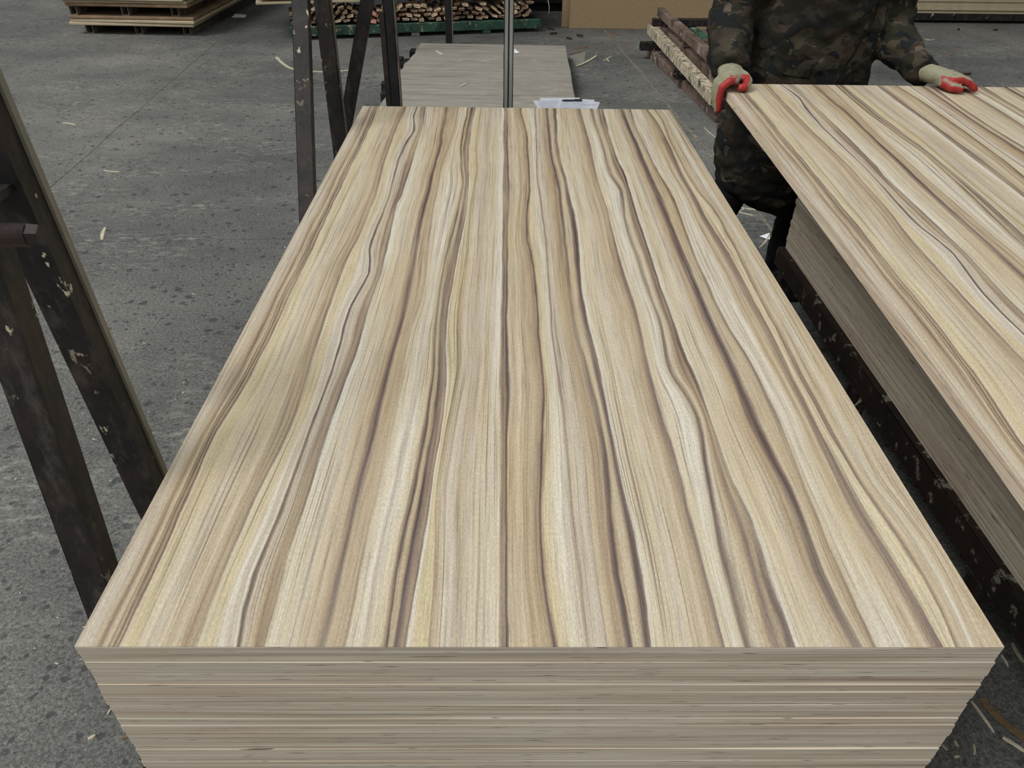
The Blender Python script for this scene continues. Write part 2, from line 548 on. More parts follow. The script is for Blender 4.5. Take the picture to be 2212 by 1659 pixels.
M['ink'] = plain('black_pen_plastic', (24, 25, 30), 0.1, 30, 0.35, spec=0.5)
M['print'] = plain('grey_printed_ink', (150, 156, 176), 0.05, 30, 0.8)
M['splinter'] = plain('pale_wood_splinter', (186, 178, 156), 0.1, 30, 0.85)
M['veneer'] = plain('brown_veneer_strip', (112, 94, 68), 0.15, 10, 0.8, (1, 8, 1))
M['bark'] = plain('dark_bark_crumb', (62, 44, 36), 0.3, 30, 0.95)
M['leaf'] = plain('rusty_brown_scrap', (116, 78, 52), 0.3, 30, 0.9)
M['film'] = plain('dusty_clear_film', (128, 130, 124), 0.06, 20, 0.3, spec=0.5)
M['camo'] = camo('camouflage_cloth')
M['black_cloth'] = plain('black_trouser_cloth', (24, 24, 26), 0.3, 20, 0.95)
M['rubber'] = plain('black_rubber_boot', (20, 20, 22), 0.2, 20, 0.5)
M['knit'] = knit('knitted_glove')
M['red'] = plain('red_latex_coating', (150, 40, 38), 0.16, 40, 0.55, spec=0.4)
M['skin'] = plain('skin', (196, 150, 122), 0.05, 20, 0.6)
M['hair'] = plain('black_hair', (22, 19, 18), 0.2, 60, 0.6)
M['eye'] = plain('eye', (40, 30, 26), 0.1, 20, 0.2, spec=0.5)
M['lip'] = plain('lip', (160, 96, 84), 0.05, 20, 0.5)

def sheet_mat():
    m = NT('weathered_grey_plywood', 0.85, 0.2)
    p = m.coord('Object')
    a = m.noise(m.scale(p, (0.8, 9, 1)), 2.2, 5, 0.65)
    b = m.noise(p, 2.0, 3)
    c = m.noise(m.scale(p, (2, 22, 1), loc=(3, 1, 0)), 3, 4, 0.7)
    col = m.ramp(a, [(0.3, lin((112, 110, 106))), (0.45, lin((142, 138, 130))), (0.65, lin((156, 151, 141)))])
    col = m.mix(m.rng(b, 0.42, 0.7, 0, 0.8), col, lin((134, 131, 125)))
    col = m.mix(m.math('MULTIPLY', m.rng(c, 0.56, 0.68), m.rng(b, 0.4, 0.55)), col, lin((196, 184, 156)))
    m.base(col)
    m.bump(a, 0.3, 0.003)
    return m.m
M['sheet'] = sheet_mat()
# run of the main streaks across the printed face, mm from the left edge at 41 stations along the sheet
GRAIN=[
[57,56,56,55,52,50,48,47,51,58,63,64,65,65,64,62,62,63,65,65,64,63,63,64,64,65,65,64,64,63,64,65,66,67,67,66,66,64,62,61,59],
[154,154,154,157,160,165,170,175,175,173,170,168,166,164,163,163,162,161,161,165,171,173,174,175,177,177,176,173,171,168,166,165,165,164,164,163,164,166,167,169,170],
[211,201,198,203,208,210,210,211,213,215,217,216,215,212,211,217,226,231,224,213,209,211,214,216,217,218,216,213,211,210,209,211,215,218,226,233,228,218,212,212,213],
[244,243,240,239,240,241,241,242,244,246,249,253,254,254,254,255,256,257,257,256,253,250,248,247,249,254,255,255,255,256,256,256,257,257,257,258,259,256,253,250,247],
[320,320,320,321,321,321,324,325,325,327,328,328,330,332,334,332,330,330,330,331,331,330,330,330,330,332,333,332,331,333,335,337,338,338,335,333,333,334,334,333,333],
[350,351,350,351,352,354,353,354,355,356,357,357,358,360,366,371,372,370,367,365,362,360,359,358,358,359,359,358,357,358,362,366,370,373,375,378,380,381,381,382,382],
[403,404,403,405,409,412,414,416,417,417,416,414,411,408,408,407,407,407,409,412,415,418,421,424,427,431,432,432,427,422,418,413,409,408,409,409,410,412,414,415,416],
[429,431,435,438,440,441,443,445,446,446,444,438,435,432,431,433,436,438,440,442,444,447,450,451,452,452,451,450,447,443,440,437,435,436,437,438,440,442,444,446,448],
[459,458,456,453,449,447,450,453,457,461,465,466,462,458,456,456,458,459,460,461,460,459,460,460,461,462,466,469,471,471,467,463,460,461,462,464,466,467,467,467,466],
[551,551,551,551,551,551,550,550,549,549,550,550,550,551,551,552,552,553,553,553,554,554,554,555,555,555,555,555,556,556,556,556,556,557,557,557,557,557,558,558,558],
[563,562,562,563,562,562,563,563,566,568,567,565,564,563,564,565,565,566,567,568,568,569,570,571,572,573,575,576,574,573,572,571,571,571,571,571,572,572,572,572,572],
[625,620,614,613,615,618,622,626,630,634,635,635,634,633,633,634,634,632,630,626,621,621,622,625,629,633,636,637,638,639,640,640,640,641,641,640,635,631,627,624,623],
[669,669,669,668,666,668,669,669,669,667,666,665,664,662,663,664,665,667,668,669,670,669,669,669,668,668,666,664,664,666,667,669,671,673,674,676,678,679,681,683,684],
[726,724,721,723,727,732,735,735,733,730,726,723,717,715,714,714,716,718,719,720,720,722,723,724,726,728,730,730,727,725,722,720,719,720,722,723,725,726,727,728,729],
[751,755,757,757,755,753,751,751,750,750,751,749,746,743,742,741,743,746,749,753,755,756,757,757,756,755,755,755,754,751,748,747,748,748,750,754,757,760,762,765,766],
[848,849,850,851,851,853,852,852,851,850,849,851,854,856,857,857,854,852,852,852,852,854,855,856,855,853,852,851,851,853,855,858,859,859,860,860,860,860,860,860,860],
[876,877,879,883,891,897,903,912,918,910,894,890,897,902,902,899,898,898,900,901,899,898,899,901,906,913,918,911,900,897,898,902,904,904,903,902,901,900,900,902,904],
[940,941,942,944,941,936,936,937,937,938,938,933,931,932,932,931,931,933,934,936,936,937,937,938,938,939,940,942,943,942,938,937,938,939,940,941,943,945,948,951,954],
[1027,1021,1018,1021,1024,1026,1021,1016,1014,1016,1017,1017,1015,1014,1014,1014,1015,1015,1015,1015,1016,1017,1018,1020,1021,1021,1021,1020,1019,1020,1020,1021,1022,1023,1023,1023,1023,1024,1025,1027,1028],
[1047,1046,1047,1049,1053,1055,1058,1061,1065,1065,1064,1062,1056,1051,1048,1046,1047,1047,1047,1048,1050,1053,1056,1059,1062,1065,1065,1062,1058,1055,1053,1053,1052,1051,1051,1051,1051,1052,1055,1059,1062],
[1139,1139,1137,1132,1128,1128,1129,1130,1132,1133,1133,1135,1137,1139,1138,1138,1139,1140,1141,1141,1138,1135,1132,1131,1132,1132,1132,1131,1130,1131,1134,1137,1140,1142,1143,1144,1144,1142,1139,1135,1132],
[1156,1164,1165,1162,1156,1150,1147,1145,1144,1145,1145,1148,1150,1153,1152,1153,1155,1157,1160,1163,1164,1165,1165,1165,1163,1155,1147,1146,1145,1144,1144,1145,1146,1147,1148,1151,1156,1161,1162,1159,1156],
[1185,1192,1199,1201,1194,1184,1185,1190,1195,1197,1199,1201,1203,1204,1205,1205,1205,1204,1203,1203,1203,1202,1202,1202,1201,1201,1201,1201,1201,1202,1202,1202,1202,1203,1203,1204,1204,1203,1202,1200,1199]]

# ------------------------------------------------------------------ floor
floor = tag(new_obj('floor', box_mesh('floor_bed', -16, 18, -9, 28, -0.12, -0.0022), M['joint']),
            'worn grey concrete floor littered with splinters', 'floor', kind='structure')

def joint_x(k, y):           # k-th long joint
    return -2.06 - 0.062 * (y - 3.61) + 4.03 * k

def joint_y(k, x):           # k-th cross joint
    return 2.87 + 0.062 * (x + 1.4) + 5.6 * k

def cross(i, j):
    y = 2.87 + 5.6 * j
    for _ in range(4):
        x = joint_x(i, y)
        y = joint_y(j, x)
    return Vector((x, y))

rs = random.Random(5)
def slab(i, j):
    c = [cross(i, j), cross(i + 1, j), cross(i + 1, j + 1), cross(i, j + 1)]
    half = {0: 0.0012, 1: 0.0075, 2: 0.0012, 3: 0.003}
    cen = sum(c, Vector((0, 0))) / 4
    pts = []
    for e in range(4):
        a, b = c[e], c[(e + 1) % 4]
        d = (b - a)
        L = d.length
        nrm = Vector((-d.y, d.x)).normalized()
        n = int(L / 0.13)
        w = half[e]
        if (e == 1 and i != 0) or (e == 3 and i == 1):
            w = 0.0075
        if (e == 1 and i == -1) or (e == 3 and i == 0):
            w = 0.003
        for k in range(n):
            t = k / n
            q = a + d * t
            wob = 0.010 * noise.noise(Vector((q.x * 1.7, q.y * 1.7, 0.5))) + 0.005 * noise.noise(Vector((q.x * 7, q.y * 7, 2.5)))
            pts.append(q + nrm * (w + abs(rs.gauss(0, 0.9 * w))) + (Vector((wob, 0)) if e in (1, 3) else Vector((0, wob))))
    bm = bmesh.new()
    lo = [bm.verts.new((p.x, p.y, -0.10)) for p in pts]
    hi = [bm.verts.new((p.x, p.y, 0.0)) for p in pts]
    bm.faces.new(hi)
    bm.faces.new(lo[::-1])
    for k in range(len(pts)):
        q = (k + 1) % len(pts)
        bm.faces.new((lo[k], lo[q], hi[q], hi[k]))
    new_obj('concrete_slab', to_mesh(bm, 'concrete_slab'), M['concrete'], floor)
for i in range(-3, 4):
    for j in range(-2, 3):
        slab(i, j)

# ------------------------------------------------------------------ roof, back and right walls: unseen, added to shape light; open left and behind
blocker_m = plain('grey_blocker_sheeting', (96, 98, 98), 0.1, 3, 0.8, (6, 0.2, 0.2))
tag(new_obj('added_roof', box_mesh('added_roof', -7, 13.2, 6.3, 17.2, 6.0, 6.15), blocker_m), 'unseen grey roof added over the far floor to shape the light', 'added roof', kind='structure')
tag(new_obj('added_wall_back', box_mesh('added_wall_back', -7, 13.2, 17.0, 17.2, 0.0005, 5.999), blocker_m), 'unseen grey back wall added to shape the light', 'added wall', kind='structure')
tag(new_obj('added_wall_right', box_mesh('added_wall_right', 13.0, 13.2, -4.0, 16.99, 0.0005, 5.999), blocker_m), 'unseen grey right wall added to shape the light', 'added wall', kind='structure')

# ------------------------------------------------------------------ grain of the printed face
GRAIN_S = [sum(r) / len(r) / 1000 for r in GRAIN]
NROW = len(GRAIN[0])

def grain_u(x, y):
    t = min(max(y / 2.44, 0), 1) * (NROW - 1)
    k = min(int(t), NROW - 2)
    f = t - k
    px_, ps = 0.0, 0.0
    for r, s in zip(GRAIN, GRAIN_S):
        xx = (r[k] * (1 - f) + r[k + 1] * f) / 1000
        if x <= xx:
            return ps + (s - ps) * (x - px_) / max(xx - px_, 1e-6)
        px_, ps = xx, s
    return ps + (1.22 - ps) * (x - px_) / max(1.22 - px_, 1e-6)

def face_mesh(name, shift, zf, thick, ncol=244, nrow=122):
    """printed face sheet, grid with grain coordinates as its UV map"""
    W_, L_ = 1.22, 2.44
    verts, uvs = [], []
    for j in range(nrow + 1):
        y = L_ * j / nrow
        for i in range(ncol + 1):
            x = W_ * i / ncol
            verts.append((x, y, zf(y)))
            yy = y - shift
            if yy < 0:
                yy = -yy
            uvs.append((grain_u(x, yy), y - shift))
    n = ncol + 1
    faces = [(j * n + i, j * n + i + 1, (j + 1) * n + i + 1, (j + 1) * n + i) for j in range(nrow) for i in range(ncol)]
    # skirt so that the sheet has its own thickness
    rim = [i for i in range(n)] + [j * n + ncol for j in range(1, nrow + 1)] + \
          [nrow * n + i for i in range(ncol - 1, -1, -1)] + [j * n for j in range(nrow - 1, 0, -1)]
    base = len(verts)
    for r in rim:
        v = verts[r]
        verts.append((v[0], v[1], v[2] - thick))
        uvs.append(uvs[r])
    m_ = len(rim)
    for k in range(m_):
        q = (k + 1) % m_
        faces.append((rim[k], base + k, base + q, rim[q]))
    me = bpy.data.meshes.new(name)
    me.from_pydata(verts, [], faces)
    ul = me.uv_layers.new(name='UVMap')
    for lp in me.loops:
        ul.data[lp.index].uv = uvs[lp.vertex_index]
    me.update()
    return me

# ------------------------------------------------------------------ near stack of boards
T = 0.0172
def board_mesh(name, seed):
    """one sheet, sawn edges a little torn"""
    r = random.Random(seed)
    bm = bmesh.new()
    W_, L_, H_ = 1.22, 2.44, T - 0.0004
    per = []
    for k in range(6):
        per.append((W_ * k / 6, 0, 0, 1))
    for k in range(4):
        per.append((W_, L_ * k / 4, 1, 0))
    for k in range(6):
        per.append((W_ - W_ * k / 6, L_, 0, -1))
    for k in range(4):
        per.append((0, L_ - L_ * k / 4, -1, 0))
    rings = []
    for z, ins in ((0.0, 0.0009), (0.0008, 0.0), (H_ - 0.0008, 0.0), (H_, 0.0009)):
        ring = []
        for (x, y, nx, ny) in per:
            dx = ins if x == 0 else (-ins if x == W_ else 0)
            dy = ins if y == 0 else (-ins if y == L_ else 0)
            ring.append(bm.verts.new((x + dx + r.gauss(0, 0.00025), y + dy + r.gauss(0, 0.00025), z)))
        rings.append(ring)
    n = len(per)
    for a, b in zip(rings[:-1], rings[1:]):
        for k in range(n):
            bm.faces.new((a[k], a[(k + 1) % n], b[(k + 1) % n], b[k]))
    bm.faces.new(rings[0][::-1])
    bm.faces.new(rings[-1])
    return to_mesh(bm, name)

BOARDS = [board_mesh('plywood_board_%d' % k, 40 + k) for k in range(5)]
TOP = 0.80
NSTACK = 33
rb = random.Random(3)
for k in range(NSTACK):
    z = TOP - T * (k + 1)
    if k == 0:
        o = empty('plywood_board', (0, 0, z))
        new_obj('core', BOARDS[0], M['edge'], o)
        o.children[0].scale = (1, 1, 0.955)
        FACE = face_mesh('face_laminate', 0.0, lambda y: 0.0, 0.00055)
        new_obj('face_laminate', FACE, M['laminate'], o, (0, 0, T))
        tag(o, 'wood-grain laminate plywood sheet on top of the large central stack', 'plywood board', 'sheets of the central stack')
    else:
        o = new_obj('plywood_board', BOARDS[k % 5], M['edge'], None,
                    (rb.gauss(0, 0.0011) + 0.0004 * k, rb.gauss(0, 0.0008) + 0.0003, z), (0, 0, rb.gauss(0, 0.0003)))
        tag(o, 'bare plywood sheet edge, %s from the top of the large central stack' % ordinal(k + 1), 'plywood board', 'sheets of the central stack')
Z1 = TOP - T * NSTACK

def steel_pallet(name, loc, w, l, top, mat_beam, mat_tube, label, group=None, rz=0.0, legs=3, beam_h=0.085, beam_w=0.045):
    """welded frame: two long beams, cross tubes and short legs"""
    e = empty(name, loc, rz)
    for x in (0.0, w - beam_w):
        new_obj('side_beam', box_mesh('side_beam', x, x + beam_w, 0, l, top - beam_h, top, 0.004), mat_beam, e)
    for k in range(4):
        y = 0.02 + (l - 0.09) * k / 3
        new_obj('cross_tube', box_mesh('cross_tube', beam_w + 0.001, w - beam_w - 0.001, y, y + 0.05, top - 0.06, top - 0.005, 0.003), mat_tube, e)
    for x in (0.002, w - beam_w + 0.002):
        for k in range(legs):
            y = 0.06 + (l - 0.18) * k / (legs - 1)
            new_obj('leg', box_mesh('leg', x, x + beam_w - 0.004, y, y + 0.06, 0.0, top - beam_h - 0.0005, 0.003), mat_tube, e)
    tag(e, label, 'steel pallet', group)
    return e

steel_pallet('steel_pallet', (0.01, 0.02, 0.0), 1.20, 2.40, Z1 - 0.0006, M['peeling'], M['dark'],
             'steel pallet frame carrying the large central stack')

# ------------------------------------------------------------------ stack beside it, sheet being slid off
X2, Y2 = 1.696, -0.29
NS2 = 28
Z2 = 0.345
for k in range(NS2):
    z = Z2 + T * k
    if k == NS2 - 1:
        o = empty('plywood_board', (X2, Y2, z))
        new_obj('core', BOARDS[0], M['edge'], o).scale = (1, 1, 0.955)
        new_obj('face_laminate', FACE, M['laminate'], o, (0, 0, T - 0.0002))
    else:
        o = new_obj('plywood_board', BOARDS[(k * 3 + 1) % 5], M['edge'], None,
                    (X2 + rb.gauss(0, 0.0012), Y2 + rb.gauss(0, 0.001), z), (0, 0, rb.gauss(0, 0.0003)))
    tag(o, 'shaded plywood sheet, %s from the bottom of the stack under the lifted sheet' % ordinal(k + 1), 'plywood board',
        'sheets of the stack beside the worker')
steel_pallet('steel_pallet', (X2 - 0.024, Y2 - 0.01, 0.0), 1.27, 2.465, Z2 - 0.0006, M['peeling'], M['rust'],
             'rusty steel pallet with peeling white paint under the shaded stack', legs=4, beam_h=0.078, beam_w=0.05)

YB = 2.167 - 2.44          # lifted sheet: near end rests on the stack, far end is held up
def lift(y):               # top surface, y along the sheet
    t = y / 2.44
    return 0.8635 + 0.155 * t - 0.049 * t * t
TL = 0.027             # a thicker sheet than those of the stacks
lb = empty('plywood_board', (1.325, YB, 0.0))
bm = bmesh.new()
NB = 30
rows_ = []
for j in range(NB + 1):
    y = 2.44 * j / NB
    z = lift(y)
    rows_.append([bm.verts.new(p) for p in ((0, y, z - TL), (1.22, y, z - TL), (1.22, y, z - 0.0008), (0, y, z - 0.0008))])
for a, b in zip(rows_[:-1], rows_[1:]):
    for k in range(4):
        bm.faces.new((a[k], a[(k + 1) % 4], b[(k + 1) % 4], b[k]))
bm.faces.new(rows_[0][::-1]); bm.faces.new(rows_[-1])
M['edge_light'] = ply_edge('pale_plywood_edge', (186, 173, 155), (214, 202, 185))
new_obj('core', to_mesh(bm, 'core'), M['edge_light'], lb)
new_obj('face_laminate', face_mesh('face_laminate', 0.15, lift, 0.0007), M['laminate'], lb)
tag(lb, 'wood-grain laminate plywood sheet tilted up and held by the worker in red gloves', 'plywood board')

# ------------------------------------------------------------------ stop stands at the left of the stack
def angle_post(parent, x0, x1, y0, depth, z0, z1):
    """front plate, side plate and a bare steel edge at the back"""
    bm = bmesh.new()
    box(bm, x0, x1, y0, y0 + 0.010, z0, z1)
    box(bm, x1 - 0.010, x1, y0 + 0.0101, y0 + depth, z0, z1)
    me = to_mesh(bm, 'post')
    new_obj('post', me, M['rust'], parent)
    bm = bmesh.new()
    box(bm, x1 - 0.014, x1 + 0.005, y0 + depth + 0.0005, y0 + depth + 0.014, z0, z1)
    new_obj('edge_strip', to_mesh(bm, 'edge_strip'), M['strip'], parent)

def flat_brace(parent, a, b, w, d, mat, name='brace'):
    bm = bmesh.new()
    a, b = Vector(a), Vector(b)
    z = (b - a).normalized()
    x = Vector((1, 0, 0))
    x = (x - z * x.dot(z)).normalized()
    y = z.cross(x)
    m = Matrix(((x.x, y.x, z.x, a.x), (x.y, y.y, z.y, a.y), (x.z, y.z, z.z, a.z), (0, 0, 0, 1)))
    box(bm, -w / 2, w / 2, -d / 2, d / 2, 0, (b - a).length, m)
    bmesh.ops.bevel(bm, geom=bm.edges[:], offset=0.003, segments=2, affect='EDGES', profile=0.5)
    return new_obj(name, to_mesh(bm, name), mat, parent)

def threaded_rod(parent, a, b, r, name='threaded_rod'):
    bm = bmesh.new()
    a, b = Vector(a), Vector(b)
    n = int((b - a).length / 0.0016)
    pts = [a.lerp(b, k / n) for k in range(n + 1)]
    tube(bm, pts, [r * (1.0 if k % 2 else 0.88) for k in range(n + 1)], 18)
    new_obj(name, to_mesh(bm, name), M['thread'], parent)

s1 = empty('stop_stand', (-0.15, 0.5, 0.0))
def L1(p):
    return (p[0] + 0.15, p[1] - 0.5, p[2])
angle_post(s1, -0.200 + 0.15, -0.142 + 0.15, 0.487 - 0.5, 0.040, 0.012, 1.86)
for o_ in s1.children:                 # the post leans a little towards the near end
    for v in o_.data.vertices:
        v.co.y -= 0.072 * (v.co.z - 0.85)
flat_brace(s1, L1((-0.128, 0.170, 0.012)), L1((-0.128, 0.3185, 1.226)), 0.054, 0.046, M['rust'])
threaded_rod(s1, L1((-0.230, 0.280, 1.245)), L1((-0.036, 0.280, 1.247)), 0.0150)
bm = bmesh.new()
tube(bm, [L1((-0.036, 0.280, 1.247)), L1((-0.022, 0.281, 1.247))], [0.0150, 0.0135], 6)
new_obj('nut', to_mesh(bm, 'nut'), M['rust_plain'], s1)
bm = bmesh.new()
box(bm, -0.045, -0.005, -0.2045, -0.0420, 1.231, 1.243)
new_obj('lug', to_mesh(bm, 'lug'), M['rust_plain'], s1)
bm = bmesh.new()
box(bm, -0.06, 0.05, -0.36, 0.13, 0.0, 0.012)
new_obj('foot_plate', to_mesh(bm, 'foot_plate'), M['dark'], s1)
tag(s1, 'rusty black steel stop stand with threaded rod at the left corner of the central stack', 'steel stand')

s2 = empty('stop_stand', (-0.15, 2.62, 0.0))
def L2(p):
    return (p[0] + 0.15, p[1] - 2.62, p[2])
angle_post(s2, -0.178 + 0.15, -0.121 + 0.15, 2.605 - 2.62, 0.034, 0.012, 1.95)
flat_brace(s2, L2((-0.131, 1.60, 0.012)), L2((-0.145, 2.58, 1.80)), 0.057, 0.04, M['rust'])
flat_brace(s2, L2((-0.30, 2.70, 0.06)), L2((0.100, 2.70, 1.43)), 0.053, 0.03, M['rust_plain'])
bm = bmesh.new()
box(bm, -0.17, 0.05, -1.05, 0.12, 0.0, 0.012)
new_obj('foot_plate', to_mesh(bm, 'foot_plate'), M['dark'], s2)
tag(s2, 'rusty black steel stop stand with two slanted braces at the far left corner', 'steel stand')

s3 = empty('guide_post', (0.09, 2.66, 0.0))
bm = bmesh.new(); box(bm, -0.028, -0.008, -0.012, 0.012, 0.012, 1.10)
new_obj('stop_plate', to_mesh(bm, 'stop_plate'), M['rust_plain'], s3)
bm = bmesh.new(); box(bm, -0.005, 0.032, -0.018, 0.018, 0.012, 1.9)
bmesh.ops.bevel(bm, geom=bm.edges[:], offset=0.003, segments=1, affect='EDGES')
new_obj('post', to_mesh(bm, 'post'), M['dark'], s3)
bm = bmesh.new(); box(bm, 0.033, 0.037, -0.02, 0.02, 0.012, 1.9)
new_obj('edge_strip', to_mesh(bm, 'edge_strip'), M['tube'], s3)
bm = bmesh.new(); box(bm, -0.06, 0.07, -0.06, 0.06, 0.0, 0.012)
new_obj('foot_plate', to_mesh(bm, 'foot_plate'), M['dark'], s3)
tag(s3, 'black square steel post with a brown plate behind the far end of the stack', 'steel post')

s4 = empty('guide_post', (0.576, 2.62, 0.0))
for x0, x1, mt, nm in ((-0.0165, -0.0025, 'greysteel', 'flange'), (0.0025, 0.0165, 'greysteel', 'flange')):
    new_obj(nm, box_mesh(nm, x0, x1, -0.015, 0.02, 0.012, 1.9, 0.001), M[mt], s4)
bm = bmesh.new(); box(bm, -0.0022, 0.0022, -0.008, 0.018, 0.012, 1.9)
new_obj('web', to_mesh(bm, 'web'), M['dark'], s4)
rg = random.Random(8)
for sgn in (-1, 1):            # ragged black edge seals
    bm = bmesh.new()
    n = 60
    vv = []
    for k in range(n + 1):
        z = 0.012 + 1.888 * k / n
        xo = 0.0190 + abs(rg.gauss(0, 0.0008))
        vv.append([bm.verts.new((sgn * x, y, z)) for x, y in ((0.0168, -0.0155), (xo, -0.0155), (xo, 0.019), (0.0168, 0.019))])
    for a, b in zip(vv[:-1], vv[1:]):
        for q in range(4):
            bm.faces.new((a[q], a[(q + 1) % 4], b[(q + 1) % 4], b[q]))
    bm.faces.new(vv[0][::-1]); bm.faces.new(vv[-1])
    new_obj('edge_seal', to_mesh(bm, 'edge_seal'), M['dark'], s4)
bm = bmesh.new(); box(bm, -0.06, 0.06, -0.05, 0.06, 0.0, 0.012)
new_obj('foot_plate', to_mesh(bm, 'foot_plate'), M['dark'], s4)
tag(s4, 'slim grey double channel post behind the middle of the far edge of the stack', 'steel post')

# ------------------------------------------------------------------ low platform behind the stack
pf = empty('low_platform', (0.45, 5.8, 0.0), math.radians(-1.5))
bm = bmesh.new()
rp = random.Random(21)
pts = []
nL = 22
ylo, yhi = -1.9, 1.10
for k in range(nL + 1):       # ragged left edge
    y = yhi - (yhi - ylo) * k / nL
    pts.append((-0.74 + 0.04 * (y > 0.3) + 0.05 * noise.noise(Vector((y * 3.1, 0.3, 0))) + rp.gauss(0, 0.008), y))
for k in range(9):
    pts.append((-0.70 + 1.36 * (k + 1) / 9, ylo))
for k in range(nL + 1):
    y = ylo + (yhi - ylo) * k / nL
    pts.append((0.66 + 0.008 * noise.noise(Vector((y * 2, 5.3, 0))), y))
lo = [bm.verts.new((x, y, 0.10)) for x, y in pts]
hi = [bm.verts.new((x, y, 0.12)) for x, y in pts]
bm.faces.new(hi); bm.faces.new(lo[::-1])
for k in range(len(pts)):
    q = (k + 1) % len(pts)
    bm.faces.new((lo[k], lo[q], hi[q], hi[k]))
new_obj('deck_sheet', to_mesh(bm, 'deck_sheet'), M['sheet'], pf)
for y, dx, hh in ((0.85, 0.03, 0.10), (0.45, 0.02, 0.10), (0.02, 0.0, 0.10), (-0.55, -0.01, 0.10), (-1.3, 0.0, 0.10)):
    new_obj('bearer', box_mesh('bearer', -0.80 + dx, 0.60, y, y + 0.13, 0.0, hh - 0.0005, 0.005), M['dark'], pf)
for y in (0.63, -0.22):
    new_obj('stub', box_mesh('stub', -0.86, -0.80, y, y + 0.07, 0.0, 0.09, 0.006), M['dark'], pf)
tag(pf, 'low platform with a weathered grey plywood deck behind the central stack', 'platform')

def post(loc, w, d, hgt, label, mat='dark'):
    e = empty('steel_post', loc)
    new_obj('shaft', box_mesh('shaft', -w / 2, w / 2, -d / 2, d / 2, 0.01, hgt, 0.004), M[mat], e)
    new_obj('base_plate', box_mesh('base_plate', -w * 0.9, w * 0.9, -d, d, 0.0, 0.0099, 0.002), M[mat], e)
    new_obj('side_flange', box_mesh('side_flange', w / 2 + 0.0005, w / 2 + 0.010, -d / 2, d / 2, 0.012, hgt, 0.001), M['tube'], e)
    tag(e, label, 'steel post')
    return e
post((-0.46, 6.55, 0.0), 0.06, 0.05, 1.5, 'thin black steel post standing at the left edge of the low platform')
post((0.02, 7.42, 0.0), 0.065, 0.05, 1.5, 'grey-edged black steel post in front of the green pallet')

# papers and pen on the platform
ppos = ((0.985, 5.02, 0.1204, 0.06), (1.075, 4.99, 0.1218, -0.10), (1.03, 4.975, 0.1232, 0.02), (0.94, 4.94, 0.1246, 0.14), (1.10, 4.93, 0.1260, -0.20))
names = ('bottom', 'second', 'middle', 'fourth', 'top')
for k, (x, y, z, rz) in enumerate(ppos):
    e = empty('paper_sheet', (x, y, z), rz)
    bm = bmesh.new()
    n = 8
    g = [[bm.verts.new((-0.1485 + 0.297 * i / n, -0.105 + 0.21 * j / n,
                        0.0006 * (1 + noise.noise(Vector((i * 0.6 + k, j * 0.6, k * 3.0)))))) for i in range(n + 1)] for j in range(n + 1)]
    for j in range(n):
        for i in range(n):
            bm.faces.new((g[j][i], g[j][i + 1], g[j + 1][i + 1], g[j + 1][i]))
    bmesh.ops.solidify(bm, geom=bm.faces[:], thickness=0.0002)
    new_obj('sheet', to_mesh(bm, 'sheet'), M['paper'], e)
    if k >= 2:
        bm = bmesh.new()
        for q in range(7):
            y0 = -0.085 + q * 0.026
            box(bm, -0.12, 0.12 - 0.03 * ((q * 7) % 4), y0, y0 + 0.0035, 0.0016, 0.0018)
        new_obj('printed_lines', to_mesh(bm, 'printed_lines'), M['print'], e)
    tag(e, '%s sheet of the fanned pile of white papers on the low platform' % names[k], 'paper', 'papers on the low platform')
pen = empty('pen', (1.06, 5.01, 0.1345), 0.06)
bm = bmesh.new()
tube(bm, [(-0.075, 0, 0), (-0.06, 0, 0), (0.07, 0, 0), (0.078, 0, 0)], [0.002, 0.0062, 0.0062, 0.0045], 10)
new_obj('barrel', to_mesh(bm, 'barrel', True), M['ink'], pen)
bm = bmesh.new()
box(bm, 0.02, 0.07, -0.0015, 0.0015, 0.0064, 0.0085)
new_obj('clip', to_mesh(bm, 'clip'), M['ink'], pen)
tag(pen, 'black pen lying on the pile of white papers', 'pen')

# ------------------------------------------------------------------ board stack far left
bl = math.radians(-2)
def spacer_row(z0, z1, loc, xs, l, label, group):
    for k, x in enumerate(xs):
        bm = bmesh.new()
        t = 0.008
        w = 0.075
        for (a, b, c, d) in ((0, w, z0, z0 + t), (0, w, z1 - t, z1), (0, t, z0 + t, z1 - t), (w - t, w, z0 + t, z1 - t)):
            box(bm, a, b, 0, l, c, d)
        o = new_obj('square_tube', to_mesh(bm, 'square_tube'), M['tube'], None, (loc[0] + x, loc[1], 0), (0, 0, bl))
        tag(o, label % ('left', 'middle', 'right')[k], 'steel tube', group)
LB = (-3.80, 7.72)
spacer_row(0.0, 0.085, (LB[0], LB[1] + 0.02), (0.08, 0.58, 1.07), 2.3,
           '%s hollow steel tube on the floor under the far left board stack', 'tubes under the far left stack')
rl = random.Random(17)
zt = 0.0855
for k in range(3):
    th = 0.03
    o = new_obj('rough_board', box_mesh('rough_board', 0, 1.27, 0, 2.44, 0, th - 0.001, 0.006), M['cream'] if k < 2 else M['brownboard'], None,
                (LB[0] - 0.03 + rl.gauss(0, 0.012), LB[1] - 0.02 + rl.gauss(0, 0.012), zt), (0, 0, bl + rl.gauss(0, 0.006)))
    tag(o, '%s board of the lower tier in the far left stack' % ('cream lowest', 'cream second', 'dark brown topmost')[k], 'board', 'boards of the far left stack')
    zt += th
spacer_row(zt, zt + 0.085, (LB[0], LB[1] + 0.0), (-0.02, 0.50, 1.00), 2.3,
           '%s hollow steel tube between the tiers of the far left board stack', 'tubes between the tiers of the far left stack')
zt += 0.0855
